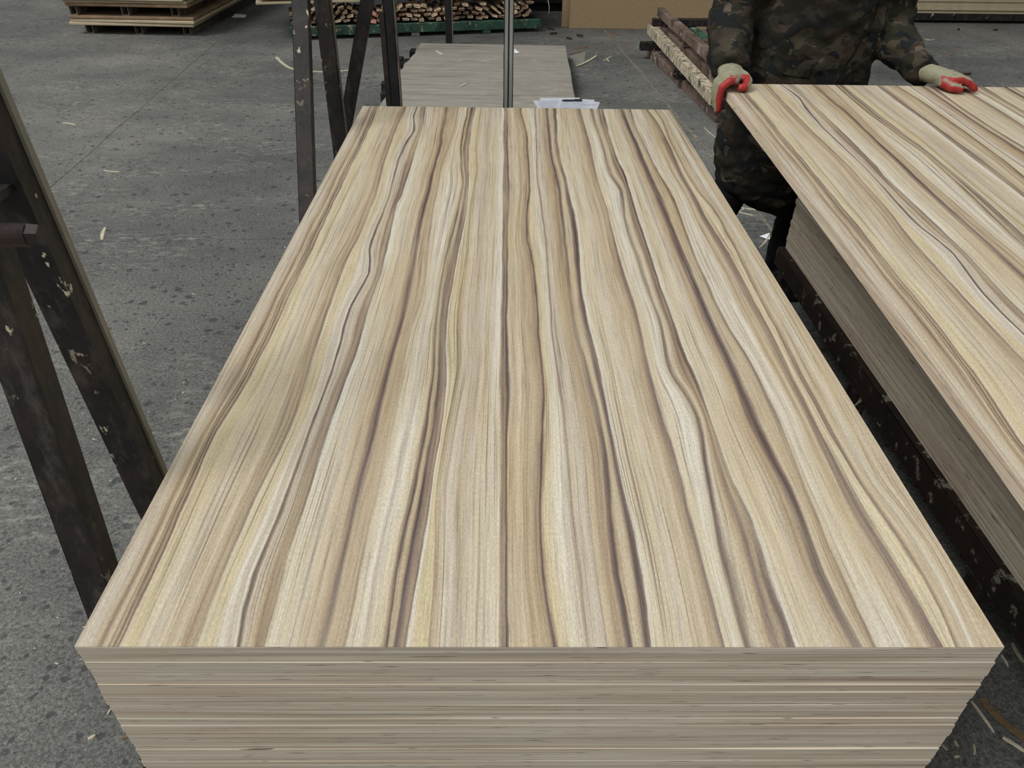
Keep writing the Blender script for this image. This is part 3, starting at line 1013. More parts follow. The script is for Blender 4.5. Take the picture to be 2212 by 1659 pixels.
for k in range(6):
    th = 0.03
    o = new_obj('rough_board', box_mesh('rough_board', 0, 1.24, 0, 2.44, 0, th - 0.001, 0.006), M['cream'] if k % 3 else M['brownboard'], None,
                (LB[0] - 0.04 + rl.gauss(0, 0.014), LB[1] - 0.02 + rl.gauss(0, 0.012), zt), (0, 0, bl + rl.gauss(0, 0.006)))
    tag(o, '%s board from the bottom of the upper tier in the far left stack' % ordinal(k + 1), 'board', 'boards of the far left stack')
    zt += th

# ------------------------------------------------------------------ green pallet of offcuts
GA = math.radians(13.5)
gx, gy = -1.58, 7.52
GP = empty('green_pallet', (gx, gy, 0.0), GA)
new_obj('side_beam', box_mesh('side_beam', 0, 2.62, 0.0, 0.05, 0.035, 0.125, 0.006), M['green'], GP)
new_obj('side_beam', box_mesh('side_beam', 0, 2.62, 1.10, 1.15, 0.035, 0.125, 0.006), M['green'], GP)
for k in range(6):
    x = 0.01 + 2.55 * k / 5
    new_obj('cross_bar', box_mesh('cross_bar', x, x + 0.05, 0.051, 1.099, 0.05, 0.1195, 0.004), M['green'], GP)
for x in (0.30, 1.22, 1.98):
    for y in (0.0, 1.09):
        new_obj('leg', box_mesh('leg', x, x + 0.085, y, y + 0.05, 0.0, 0.0345, 0.004), M['green'] if x > 1.9 else M['tube'], GP)
bm = bmesh.new()
box(bm, 0.05, 2.57, 0.06, 1.09, 0.1205, 0.1255)
new_obj('deck_plate', to_mesh(bm, 'deck_plate'), M['dark'], GP)
tag(GP, 'green enamelled steel pallet with glue drips, heaped with wood offcuts', 'steel pallet')

ro = random.Random(29)
def offcut_mesh(l, w, t, sd):
    r = random.Random(sd)
    bm = bmesh.new()
    v = box(bm, -w / 2, w / 2, -l / 2, l / 2, -t / 2, t / 2)
    for q in v:
        q.co += Vector((r.uniform(-0.006, 0.006), r.uniform(-0.012, 0.012), r.uniform(-0.003, 0.003)))
    bmesh.ops.bevel(bm, geom=bm.edges[:], offset=0.002, segments=1, affect='EDGES')
    return to_mesh(bm, 'wood_offcut')
OFF = []
for k, (l, w, t) in enumerate(((0.18, 0.066, 0.020), (0.20, 0.058, 0.022), (0.17, 0.070, 0.019), (0.18, 0.052, 0.024), (0.16, 0.064, 0.021))):
    for mt in ('offcut', 'offcut', 'offcut_dark'):
        me = offcut_mesh(l, w, t, k)
        me.materials.append(M[mt])
        OFF.append(me)
pinkm = offcut_mesh(0.18, 0.08, 0.028, 77)
pinkm.materials.append(M['offcut_pink'])
ca, sa = math.cos(GA), math.sin(GA)
for layer, ncol in ((0, 29), (1, 15)):
    for row in range(4):
        for colm in range(ncol):
            lx = 0.06 + 2.48 * (colm + 0.5 * (row % 2)) / ncol + ro.uniform(-0.012, 0.012)
            if row == 3 and ro.random() < 0.3:
                continue
            ly = 0.12 + 0.24 * layer + ro.uniform(-0.03, 0.03) + 0.004 * row
            lz = 0.156 + 0.040 * row + ro.uniform(-0.004, 0.004)
            x = gx + lx * ca - ly * sa
            y = gy + lx * sa + ly * ca
            me = OFF[ro.randrange(len(OFF))]
            pink = ro.random() < 0.02
            o = new_obj('wood_offcut', pinkm if pink else me, None, None, (x, y, lz))
            roll = 1.5 * noise.noise(Vector((lx * 2.6, row * 0.22, layer * 5.0 + 0.7))) + ro.uniform(-0.07, 0.07)
            o.rotation_euler = (ro.uniform(-0.05, 0.05), max(-0.75, min(0.75, roll)) * (0.3 if row == 0 else 1.0), GA + ro.uniform(-0.08, 0.08))
            tag(o, 'reddish wood offcut among the pale ones heaped on the green pallet' if pink else
                'short split wood offcut in the jumbled heap on the green pallet', 'wood offcut', 'wood offcuts heaped on the green pallet')
# long boards on top of the heap
for k in range(9):
    lx0 = -0.33 + ro.uniform(-0.05, 0.05) + (0.02 if k < 4 else 0.0)
    ln = 2.72 + ro.uniform(-0.1, 0.1) if k > 1 else 1.1
    if k == 1:
        lx0 = 1.3
    lz = 0.326 + 0.0275 * k
    ly = 0.06 + ro.uniform(-0.02, 0.02)
    x = gx + lx0 * ca - ly * sa
    y = gy + lx0 * sa + ly * ca
    o = new_obj('long_board', box_mesh('long_board', 0, ln, 0, 0.95, 0, 0.022, 0.003), M['cream'], None, (x, y, lz),
                (0, 0, GA + ro.uniform(-0.012, 0.012)))
    tag(o, '%s pale long board lying on the heap of offcuts, counted from below' % ordinal(k + 1), 'board', 'long boards on the offcut heap')

# ------------------------------------------------------------------ upright fibreboard sheets and added dark box
lean = math.radians(-4)
for k, (x0, y, w, lab) in enumerate(((1.285, 8.34, 2.44, 'large tan fibreboard sheet standing upright behind the steel rack'),
                                     (1.205, 8.40, 2.44, 'tan fibreboard sheet whose left edge shows behind the large upright sheet'),
                                     (1.22, 8.46, 2.44, 'rearmost tan fibreboard sheet of the upright row'))):
    e = empty('fibreboard_sheet', (x0, y, 0.002))
    e.rotation_euler = (lean, 0, 0.0)
    new_obj('panel', box_mesh('panel', 0.002, w - 0.002, 0.0, 0.025, 0.0, 1.22, 0.001), M['mdf'], e)
    new_obj('edge_band', box_mesh('edge_band', 0.0, 0.0019, 0.001, 0.024, 0.001, 1.219), M['mdf_edge'], e)
    tag(e, lab, 'fibreboard', 'upright fibreboard sheets')
mb = empty('added_dark_box', (0.2, 9.3, 0.0))  # added box, its dark colour stands in for floor lying in shade
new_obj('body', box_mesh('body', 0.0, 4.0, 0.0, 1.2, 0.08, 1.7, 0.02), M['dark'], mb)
new_obj('dark_box_base', box_mesh('dark_box_base', 0.05, 3.95, 0.06, 1.14, 0.0, 0.079), M['dark'], mb)
new_obj('dark_box_front', box_mesh('dark_box_front', 0.08, 1.3, -0.012, -0.0005, 0.16, 1.6, 0.004), M['dark'], mb)
new_obj('dark_box_front', box_mesh('dark_box_front', 1.34, 2.6, -0.012, -0.0005, 0.16, 1.6, 0.004), M['dark'], mb)
tag(mb, 'added dark box standing in for the shade between the offcut pallet and the tan sheets', 'machine')
# torn strip dangling from the boards
bm = bmesh.new()
tube(bm, [(0, 0, 0), (0.01, 0, -0.10), (0.035, 0, -0.20), (0.03, 0, -0.27)], [0.02, 0.022, 0.018, 0.008], 6, flat=(0.3, 1))
o = new_obj('veneer_scrap', to_mesh(bm, 'veneer_scrap'), M['splinter'], None, (1.02, 8.26, 0.42))
tag(o, 'pale torn veneer scrap hanging off the right end of the long boards', 'veneer scrap')

# ------------------------------------------------------------------ far right stack on a black frame
RP = steel_pallet('steel_pallet', (5.05, 8.95, 0.0), 2.6, 1.25, 0.105, M['dark'], M['dark'],
                  'black steel frame under the pale boards at the far right', rz=math.radians(1))
bm = bmesh.new(); box(bm, 0, 2.6, -0.02, 0.0, 0.03, 0.105)
new_obj('front_beam', to_mesh(bm, 'front_beam'), M['rust'], RP)
for k in range(14):
    o = new_obj('pale_board', box_mesh('pale_board', 0, 2.5, 0, 1.22, 0, 0.0172, 0.001), M['cream'], None,
                (5.03 + rl.gauss(0, 0.006), 8.93 + rl.gauss(0, 0.004), 0.1056 + 0.0178 * k), (0, 0, math.radians(1)))
    tag(o, 'pale board, %s from the bottom of the far right stack' % ordinal(k + 1), 'board', 'boards of the far right stack')

# ------------------------------------------------------------------ rack of welded frames beside the worker
RK = empty('steel_rack', (1.95, 7.05, 0.0))
def rk(name, a, b, w, z0, z1, mat, hollow=False):
    """level bar from a to b in plan, z0 to z1 high"""
    a, b = Vector((a[0] - 1.95, a[1] - 7.05)), Vector((b[0] - 1.95, b[1] - 7.05))
    d = (b - a).normalized()
    nn = Vector((-d.y, d.x))
    L_ = (b - a).length
    m = Matrix(((d.x, nn.x, 0, a.x), (d.y, nn.y, 0, a.y), (0, 0, 1, 0), (0, 0, 0, 1)))
    bm = bmesh.new()
    if hollow:
        t = 0.008
        for p, q, c, e in ((-w / 2, w / 2, z0, z0 + t), (-w / 2, w / 2, z1 - t, z1), (-w / 2, -w / 2 + t, z0 + t, z1 - t), (w / 2 - t, w / 2, z0 + t, z1 - t)):
            box(bm, 0, L_, p, q, c, e, m)
    else:
        box(bm, 0, L_, -w / 2, w / 2, z0, z1, m)
        bmesh.ops.bevel(bm, geom=bm.edges[:], offset=0.005, segments=1, affect='EDGES')
    return new_obj(name, to_mesh(bm, name), M[mat], RK)
rk('floor_rail', (1.985, 7.10), (2.165, 4.96), 0.075, 0.0, 0.078, 'rack_brown')
rk('floor_rail', (2.55, 7.15), (2.68, 5.05), 0.075, 0.0, 0.078, 'rust')
rk('floor_rail', (3.10, 7.15), (3.22, 5.05), 0.075, 0.0, 0.078, 'rust')
rk('cross_tube', (1.855, 6.95), (3.2, 7.0), 0.075, 0.079, 0.150, 'rust', True)
rk('cross_tube', (1.985, 5.90), (3.26, 5.95), 0.075, 0.079, 0.150, 'rust', True)
rk('cross_tube', (2.16, 5.06), (3.28, 5.10), 0.075, 0.079, 0.150, 'rust')
rk('long_tube', (1.985, 7.19), (2.045, 4.76), 0.075, 0.180, 0.258, 'rack_splash', True)
rk('long_tube', (2.095, 7.12), (2.20, 5.20), 0.07, 0.180, 0.255, 'rack_brown')
rk('long_tube', (2.365, 7.20), (2.46, 5.30), 0.07, 0.180, 0.255, 'green')
rk('long_tube', (2.78, 7.20), (2.88, 5.30), 0.07, 0.180, 0.255, 'rack_brown')
for y, mt in ((6.78, 'green'), (5.72, 'green')):
    rk('bearer', (1.99, y), (2.9, y + 0.03), 0.05, 0.151, 0.1795, mt)
rk('cross_tube', (1.975, 7.12), (3.15, 7.18), 0.07, 0.2585, 0.322, 'rust')
rk('cross_tube', (2.09, 6.22), (3.0, 6.26), 0.06, 0.2585, 0.318, 'rack_brown')
rk('top_rail', (2.065, 7.24), (2.14, 5.20), 0.065, 0.3225, 0.398, 'rack_brown')
rk('top_rail', (2.60, 7.30), (2.68, 5.30), 0.065, 0.3225, 0.398, 'rack_brown')
tag(RK, 'stack of welded steel frames, brown and green, splashed with dried glue, left of the worker', 'steel rack')

# ------------------------------------------------------------------ worker in camouflage coat
from mathutils.bvhtree import BVHTree
AX, AY = 1.73, 2.45
def W(x, y, z):
    return (x - AX, y - AY, z)
person = empty('person', (AX, AY, 0.0))
tag(person, 'person in a camouflage coat and red-palmed knit gloves holding the tilted sheet', 'person')

# body: one continuous figure
bm = bmesh.new()
tube(bm, [W(1.72, 2.48, 0.86), W(1.73, 2.48, 0.98), W(1.735, 2.475, 1.15), W(1.738, 2.47, 1.32), W(1.74, 2.47, 1.42), W(1.74, 2.465, 1.47)],
     [(0.165, 0.115), (0.16, 0.105), (0.155, 0.105), (0.175, 0.105), (0.13, 0.08), (0.055, 0.055)], 20)
capsule(bm, [W(1.74, 2.465, 1.43), W(1.738, 2.445, 1.56)], [0.062, 0.055])
ball(bm, W(1.735, 2.425, 1.66), (0.076, 0.095, 0.115), 20)          # skull
ball(bm, W(1.735, 2.385, 1.60), (0.058, 0.062, 0.065), 16)          # jaw
ball(bm, W(1.735, 2.322, 1.632), (0.014, 0.020, 0.022), 10)         # nose
ball(bm, W(1.735, 2.335, 1.565), (0.022, 0.018, 0.014), 10)         # chin
for s in (-1, 1):
    ball(bm, W(1.735 + s * 0.077, 2.43, 1.645), (0.012, 0.024, 0.032), 10)
    hx = 1.72 + s * 0.09
    fx = 1.455 if s < 0 else 1.845
    fy = 2.44 if s < 0 else 2.50
    capsule(bm, [W(hx, 2.48, 0.90), W(1.520 if s < 0 else 1.832, 2.46 if s < 0 else 2.46, 0.42), W(fx, fy + 0.02, 0.11)], [0.092, 0.056, 0.038])
    capsule(bm, [W(fx, fy + 0.03, 0.06), W(fx, fy - 0.12, 0.045)], [0.028, 0.024])
capsule(bm, [W(1.585, 2.475, 1.365), W(1.435, 2.50, 1.165), W(1.370, 2.24, 1.016)], [0.052, 0.044, 0.026])
capsule(bm, [W(1.895, 2.475, 1.365), W(2.02, 2.49, 1.100), W(2.070, 2.25, 1.004)], [0.052, 0.044, 0.026])
bm = fuse(bm, 'body', 0.009, 5)
new_obj('body', to_mesh(bm, 'body', True), M['skin'], person)
for s in (-1, 1):
    bm = bmesh.new()
    ball(bm, W(1.735 + s * 0.03, 2.338, 1.655), (0.011, 0.007, 0.006), 10)
    new_obj('eye', to_mesh(bm, 'eye', True), M['eye'], person)
bm = bmesh.new()
ball(bm, W(1.735, 2.328, 1.590), (0.022, 0.007, 0.006), 10)
new_obj('mouth', to_mesh(bm, 'mouth', True), M['lip'], person)
bm = bmesh.new()
ball(bm, W(1.735, 2.440, 1.685), (0.084, 0.100, 0.105), 20)
bmesh.ops.bisect_plane(bm, geom=bm.verts[:] + bm.edges[:] + bm.faces[:], plane_co=W(1.735, 2.37, 1.70), plane_no=(0, -0.75, -0.66), clear_outer=True)
new_obj('hair', to_mesh(bm, 'hair', True), M['hair'], person)

# trousers and boots
bm = bmesh.new()
tube(bm, [W(1.72, 2.48, 0.80), W(1.72, 2.48, 1.0)], [(0.185, 0.135), (0.18, 0.125)], 18)
for s in (-1, 1):
    hx = 1.72 + s * 0.09
    fx = 1.455 if s < 0 else 1.845
    fy = 2.44 if s < 0 else 2.50
    tube(bm, [W(hx, 2.48, 0.92), W(1.520 if s < 0 else 1.832, 2.46 if s < 0 else 2.46, 0.42), W(fx, fy + 0.02, 0.13)], [0.108, 0.074, 0.068], 16)
bm = fuse(bm, 'trousers', 0.012, 4)
wrinkle(bm, 0.010, 9.0, (1, 1, 1.5), 3.1)
new_obj('trousers', to_mesh(bm, 'trousers', True), M['black_cloth'], person)
for s in (-1, 1):
    fx = 1.455 if s < 0 else 1.845
    fy = 2.44 if s < 0 else 2.50
    bm = bmesh.new()
    tube(bm, [W(fx, fy + 0.02, 0.02), W(fx, fy + 0.02, 0.20)], [(0.062, 0.066), (0.072, 0.074)], 16)
    tube(bm, [W(fx, fy + 0.06, 0.045), W(fx, fy - 0.10, 0.042), W(fx, fy - 0.18, 0.036)], [(0.042, 0.052), (0.038, 0.056), (0.030, 0.040)], 16)
    box(bm, *[v for p in zip(W(fx - 0.052, fy - 0.19, 0.0), W(fx + 0.052, fy + 0.095, 0.022)) for v in p])
    bm = fuse(bm, 'boot', 0.008, 3)
    for v in bm.verts:
        v.co.z = max(v.co.z, 0.001)
    new_obj('boot', to_mesh(bm, 'boot', True), M['rubber'], person)

# padded coat
bm = bmesh.new()
tube(bm, [W(1.685, 2.47, 0.395), W(1.70, 2.47, 0.45), W(1.718, 2.47, 0.56), W(1.725, 2.47, 0.70), W(1.735, 2.47, 0.88), W(1.742, 2.47, 1.02),
          W(1.745, 2.47, 1.18), W(1.745, 2.47, 1.32), W(1.745, 2.47, 1.42), W(1.742, 2.465, 1.48), W(1.74, 2.46, 1.53)],
     [(0.17, 0.13), (0.235, 0.165), (0.285, 0.185), (0.285, 0.18), (0.255, 0.17), (0.232, 0.168), (0.235, 0.17), (0.24, 0.165),
      (0.20, 0.13), (0.10, 0.095), (0.092, 0.088)], 28)
tube(bm, [W(1.60, 2.47, 1.40), W(1.50, 2.485, 1.33), W(1.438, 2.50, 1.20), W(1.405, 2.455, 1.11), W(1.382, 2.335, 1.050), W(1.372, 2.250, 1.018), W(1.366, 2.195, 1.004)],
     [0.105, 0.102, 0.094, 0.090, 0.078, 0.068, 0.062], 20)
tube(bm, [W(1.88, 2.47, 1.40), W(1.965, 2.485, 1.31), W(2.005, 2.49, 1.19), W(2.018, 2.47, 1.09), W(2.035, 2.36, 1.045), W(2.062, 2.265, 1.014), W(2.078, 2.215, 1.003)],
     [0.105, 0.098, 0.088, 0.086, 0.074, 0.060, 0.050], 20)
coat = fuse(bm, 'coat', 0.011, 5)
wrinkle(coat, 0.016, 5.5, (1, 1, 1.6), 1.3)
wrinkle(coat, 0.008, 15.0, (1, 1, 2.2), 4.7)
bvh = BVHTree.FromBMesh(coat)
new_obj('coat', to_mesh(coat, 'coat', True), M['camo'], person)

def cloth_strip(name, pts, w, mat, lift_=0.004):
    """narrow strip that follows the front of the coat; pts are (x, z)"""
    bm = bmesh.new()
    rows_ = []
    n = 26
    P = []
    for k in range(n + 1):
        t = k / n * (len(pts) - 1)
        i = min(int(t), len(pts) - 2)
        f = t - i
        P.append(Vector((pts[i][0] * (1 - f) + pts[i + 1][0] * f, pts[i][1] * (1 - f) + pts[i + 1][1] * f)))
    for k, p in enumerate(P):
        d = (P[min(k + 1, n)] - P[max(k - 1, 0)]).normalized()
        nn = Vector((-d.y, d.x)) * w / 2
        row = []
        for s in (-1, 1):
            q = p + nn * s
            o_ = Vector((q.x - AX, -1.5, q.y))
            hit = bvh.ray_cast(o_, Vector((0, 1, 0)))[0]
            yy = hit.y if hit else -0.17
            row.append(bm.verts.new((q.x - AX, yy - lift_, q.y)))
            row.append(bm.verts.new((q.x - AX, yy + 0.003, q.y)))
        rows_.append(row)
    for a, b in zip(rows_[:-1], rows_[1:]):
        for i0, i1 in ((0, 2), (2, 3), (3, 1), (1, 0)):
            bm.faces.new((a[i0], a[i1], b[i1], b[i0]))
    bm.faces.new([rows_[0][i] for i in (0, 1, 3, 2)])
    bm.faces.new([rows_[-1][i] for i in (0, 2, 3, 1)])
    return new_obj(name, to_mesh(bm, name), mat, person)
cloth_strip('zip_seam', [(1.895, 1.30), (1.885, 1.16), (1.845, 1.05), (1.80, 0.95), (1.78, 0.80)], 0.008, M['black_cloth'], 0.002)
cloth_strip('placket', [(1.925, 1.30), (1.92, 1.15), (1.895, 1.03), (1.87, 0.93), (1.85, 0.80)], 0.055, M['camo'], 0.007)
cloth_strip('pocket_flap', [(1.60, 0.99), (1.64, 0.985), (1.69, 0.985)], 0.05, M['camo'], 0.006)

# gloves
def glove(name, build, red_rule, label):
    bm = bmesh.new()
    build(bm)
    bm = fuse(bm, name, 0.0036, 3)
    bm.normal_update()
    for f in bm.faces:
        c = f.calc_center_median()
        f.material_index = 1 if red_rule(Vector((c.x + AX, c.y + AY, c.z)), f.normal) else 0
        f.smooth = True
    me = bpy.data.meshes.new(name)
    bm.to_mesh(me)
    bm.free()
    me.materials.append(M['knit'])
    me.materials.append(M['red'])
    o = new_obj(name, me, None, person)
    o['label'] = label
    return o

def right_hand(bm):
    tube(bm, [W(1.368, 2.24, 1.012), W(1.360, 2.19, 1.008), W(1.350, 2.14, 1.006), W(1.338, 2.09, 1.002)],
         [(0.026, 0.038), (0.026, 0.045), (0.025, 0.046), (0.017, 0.030)], 16, up=(0, 0, 1))
    for k, (dy, ln) in enumerate(((2.060, 0.080), (2.086, 0.088), (2.112, 0.082), (2.136, 0.066))):
        pts = [W(1.350, dy + 0.012, 1.004), W(1.324, dy, 1.004), W(1.303, dy, 0.984), W(1.300, dy, 0.984 - ln * 0.45), W(1.3055, dy, 0.988 - ln)]
        capsule(bm, pts, [0.0140, 0.0150, 0.0138, 0.0130, 0.0104], 10)
    capsule(bm, [W(1.376, 2.18, 1.006), W(1.394, 2.122, 1.004), W(1.398, 2.088, 0.998), W(1.386, 2.066, 0.9850), W(1.370, 2.060, 0.9825)],
            [0.021, 0.0175, 0.0160, 0.0150, 0.0135], 12)
def right_red(c, n):
    if c.x < 1.336 and c.y < 2.068 and n.y < -0.15:
        return True                        # coated inner side of the forefinger
    if c.x < 1.345 and c.y < 2.074 and c.z < 1.012 and n.x > 0.2:
        return True
    if c.x > 1.345 and c.y < 2.080 and c.z < 0.983:
        return True                        # thumb tip
    if c.x > 1.330 and 2.03 < c.y < 2.16 and c.z < 1.016 and n.x < 0.35 and n.y < 0.4 and c.x < 1.40:
        return True                        # crook between thumb and forefinger
    return n.z < -0.45 and c.y < 2.2
glove('glove', right_hand, right_red, 'knit glove with red coating gripping the corner of the sheet')

def left_hand(bm):
    tube(bm, [W(2.066, 2.250, 1.004), W(2.080, 2.215, 1.002), W(2.090, 2.185, 1.004), W(2.106, 2.150, 1.008), W(2.132, 2.130, 1.010)],
         [(0.032, 0.036), (0.032, 0.036), (0.030, 0.044), (0.024, 0.046), (0.015, 0.046)], 16, up=(0, 0, 1))
    for k, (dy, ln) in enumerate(((2.092, 0.056), (2.119, 0.068), (2.145, 0.066), (2.168, 0.050))):
        capsule(bm, [W(2.110, dy + 0.008, 1.008), W(2.134, dy, 1.013), W(2.134 + ln * 0.48, dy - 0.006, 1.004), W(2.134 + ln * 0.97, dy - 0.012, 0.983)],
                [0.0150, 0.0148, 0.0135, 0.0112], 10)
    capsule(bm, [W(2.088, 2.160, 0.998), W(2.092, 2.110, 0.994), W(2.108, 2.082, 0.986), W(2.132, 2.072, 0.984)],
            [0.020, 0.0175, 0.0150, 0.0128], 12)
def left_red(c, n):
    if c.x < 2.078 or c.y > 2.19:
        return False
    if c.x > 2.176 and n.z < 0.8:
        return True
    return n.z < 0.62 and (n.y < 0.15 or n.z < -0.3)
glove('glove', left_hand, left_red, 'knit glove with red palm resting on the far edge of the sheet')

# ------------------------------------------------------------------ splinters, shavings and scraps on the floor
def sliver(a, b, z, w, th, mat, seed, bend=0.05, name='wood_splinter'):
    r = random.Random(seed)
    a, b = Vector(a), Vector(b)
    d = b - a
    L = d.length
    d.normalize()
    nrm = Vector((-d.y, d.x))
    bm = bmesh.new()
    n = 6
    rows_ = []
    k0 = r.uniform(-1, 1) * bend * L
    for k in range(n + 1):
        t = k / n
        c = d * (t - 0.5) * L + nrm * (k0 * (1 - (2 * t - 1) ** 2))
        ww = w / 2 * (0.35 + 0.65 * math.sin(PI * (0.12 + 0.76 * t)) + r.uniform(-0.12, 0.12))
        rows_.append([bm.verts.new((c.x + nrm.x * s * ww, c.y + nrm.y * s * ww, zz)) for s, zz in ((-1, 0), (1, 0), (0.7, th), (-0.7, th))])
    for p, q in zip(rows_[:-1], rows_[1:]):
        for i in range(4):
            bm.faces.new((p[i], p[(i + 1) % 4], q[(i + 1) % 4], q[i]))
    bm.faces.new(rows_[0][::-1]); bm.faces.new(rows_[-1])
    mid = (a + b) / 2
    return new_obj(name, to_mesh(bm, name), mat, None, (mid.x, mid.y, z))
SLIVERS = (
(-1.461, 2.885, -1.509, 3.034, 0.000, 0.022, 'splinter', 'torn white wood sliver on the open floor left of the stack'),
(-1.871, 3.851, -1.768, 3.831, 0.000, 0.010, 'splinter', 'long pale splinter lying level on the floor left of the far stop stand'),
(-2.556, 4.773, -2.447, 4.735, 0.000, 0.012, 'splinter', 'pale splinter on the floor in front of the far left stack'),
(2.017, 4.839, 2.051, 4.611, 0.000, 0.006, 'splinter', 'thin pale splinter on the floor below the steel rack'),
(1.228, 6.590, 1.454, 7.020, 0.000, 0.030, 'splinter', 'long white stick on the floor right of the low platform'),
(-0.047, 6.597, 0.026, 6.439, 0.121, 0.022, 'splinter', 'pale stick at the back left of the low platform'),
(0.228, 5.388, 0.277, 5.499, 0.121, 0.020, 'splinter', 'white stick in the middle of the low platform'),
(1.501, 6.836, 1.598, 7.028, 0.000, 0.016, 'splinter', 'forked white twig on the floor beside the low platform, left arm'),
(1.544, 6.949, 1.556, 6.821, 0.000, 0.014, 'splinter', 'short white twig across the forked one beside the low platform'),
(5.114, 8.040, 5.143, 7.972, 0.000, 0.016, 'splinter', 'short white sliver beside the sleeve of the worker'),
(5.096, 7.946, 5.212, 8.022, 0.000, 0.016, 'splinter', 'white sliver on the floor beyond the right arm of the worker'),
(1.868, 3.391, 1.999, 3.342, 0.000, 0.010, 'splinter', 'long pale strip between the feet of the worker and the stack'),
(1.868, 3.319, 1.943, 3.270, 0.000, 0.010, 'splinter', 'pale strip crossing the floor beside the leg of the worker'),
(1.934, 3.373, 1.856, 3.294, 0.000, 0.009, 'splinter', 'short pale strip lying across others by the leg of the worker'),
(1.865, 2.863, 1.968, 3.037, 0.000, 0.012, 'splinter', 'white slip lying slanted beside the boot of the worker'),
(-0.356, 0.364, -0.353, 0.381, 0.000, 0.005, 'splinter', 'thin white sliver beside the lower left corner of the stack'),
(-0.299, 0.307, -0.282, 0.316, 0.000, 0.006, 'veneer', 'tan shaving touching the lower left edge of the stack'),
(-0.375, 0.306, -0.362, 0.315, 0.000, 0.009, 'splinter', 'curled pale shaving on the floor near the bottom left'),
(-0.236, 0.266, -0.223, 0.251, 0.000, 0.006, 'splinter', 'short pale chip by the bottom left of the stack'),
(1.686, 0.396, 1.699, 0.318, 0.000, 0.006, 'splinter', 'long thin pale splinter in the dark gap right of the stack'),
(1.713, 0.307, 1.745, 0.275, 0.000, 0.009, 'splinter', 'pale sliver near the bottom right corner'),
(1.875, 0.556, 1.874, 0.500, 0.000, 0.010, 'splinter', 'grey sliver in the dark gap between the two stacks'),
(1.637, 0.291, 1.627, 0.268, 0.000, 0.005, 'splinter', 'tiny upright sliver on the dark floor at the bottom right'),
(1.827, 0.521, 1.827, 0.490, 0.000, 0.005, 'splinter', 'hair-thin sliver just off the right corner of the stack'),
(1.200, 7.082, 1.321, 7.187, 0.000, 0.018, 'leaf', 'rusty brown bark scrap beside the low platform'),
(1.277, 7.325, 1.401, 7.415, 0.000, 0.030, 'leaf', 'rusty brown crumpled scrap right of the low platform'),
(1.047, 8.281, 1.114, 8.211, 0.000, 0.030, 'bark', 'dark bark crumb at the right end of the green pallet'),
(1.058, 7.991, 1.134, 8.019, 0.000, 0.030, 'bark', 'dark bark crumb in front of the added dark box'),
(1.340, 7.939, 1.401, 7.897, 0.000, 0.020, 'bark', 'small dark bark curl in front of the tan sheets'),
(1.222, 7.794, 1.268, 7.752, 0.000, 0.025, 'bark', 'mossy bark crumb in front of the upright tan sheets'),
(1.711, 8.081, 1.783, 8.014, 0.000, 0.030, 'leaf', 'brown bark flake at the foot of the tan sheets'),
(1.778, 7.522, 1.851, 7.505, 0.000, 0.025, 'leaf', 'brown bark flake beside the floor joint'),
(5.719, 8.544, 5.728, 8.519, 0.000, 0.020, 'bark', 'dark crumb beyond the right glove of the worker'),
(4.937, 7.255, 4.988, 7.219, 0.000, 0.016, 'leaf', 'brown leaf shred on the floor right of the worker'),
(4.733, 6.466, 4.812, 6.487, 0.000, 0.016, 'bark', 'dark twig just past the right glove of the worker'),
(6.130, 8.546, 6.170, 8.523, 0.000, 0.018, 'bark', 'dark flake on the floor near the far right stack'),
)
for k, (x0, y0, x1, y1, z, w, mt, lab) in enumerate(SLIVERS):
    nm = {'bark': 'bark_crumb', 'leaf': 'bark_flake', 'veneer': 'wood_shaving'}.get(mt, 'wood_splinter')
    o = sliver((x0, y0), (x1, y1), z + (0.0062 if k == 4 else 0.0005), w, 0.004 if mt != 'bark' else 0.02, M[mt], k, 0.05, nm)
    tag(o, lab, nm.replace('_', ' '))

def ribbon(name, pts, w, th, mat, label, cat, z=0.0006, arch=0.0):
    bm = bmesh.new()
    P = [Vector(p) for p in pts]
    c0 = P[0]
    rows_ = []
    n = (len(P) - 1) * 5
    for k in range(n + 1):
        t = k / 5
        i = min(int(t), len(P) - 2)
        f = t - i
        p0, p1, p2, p3 = P[max(i - 1, 0)], P[i], P[i + 1], P[min(i + 2, len(P) - 1)]
        c = 0.5 * ((2 * p1) + (p2 - p0) * f + (2 * p0 - 5 * p1 + 4 * p2 - p3) * f * f + (3 * p1 - p0 - 3 * p2 + p3) * f ** 3)
        tg = (p2 - p1).normalized()
        nn = Vector((-tg.y, tg.x))
        zz = arch * math.sin(PI * k / n)
        rows_.append([bm.verts.new((c.x - c0.x + nn.x * s * w / 2, c.y - c0.y + nn.y * s * w / 2, zz + q)) for s, q in ((-1, 0), (1, 0), (1, th), (-1, th))])
    for p, q in zip(rows_[:-1], rows_[1:]):
        for i in range(4):
            bm.faces.new((p[i], p[(i + 1) % 4], q[(i + 1) % 4], q[i]))
    bm.faces.new(rows_[0][::-1]); bm.faces.new(rows_[-1])
    return tag(new_obj(name, to_mesh(bm, name), mat, None, (c0.x, c0.y, z)), label, cat)
ribbon('packing_strap', [(-1.555, 6.813), (-1.444, 6.587), (-1.327, 6.405), (-1.2, 6.329), (-1.01, 6.29), (-0.855, 6.331), (-0.762, 6.385)],
       0.028, 0.004, M['splinter'], 'curved pale strap lying on the floor behind the far stop stand', 'strap')
ribbon('veneer_strip', [(1.715, 0.405), (1.719, 0.374), (1.733, 0.342), (1.762, 0.302), (1.79, 0.268)],
       0.020, 0.001, M['veneer'], 'curved brown veneer strip on the dark floor at the bottom right', 'veneer strip', arch=0.004)

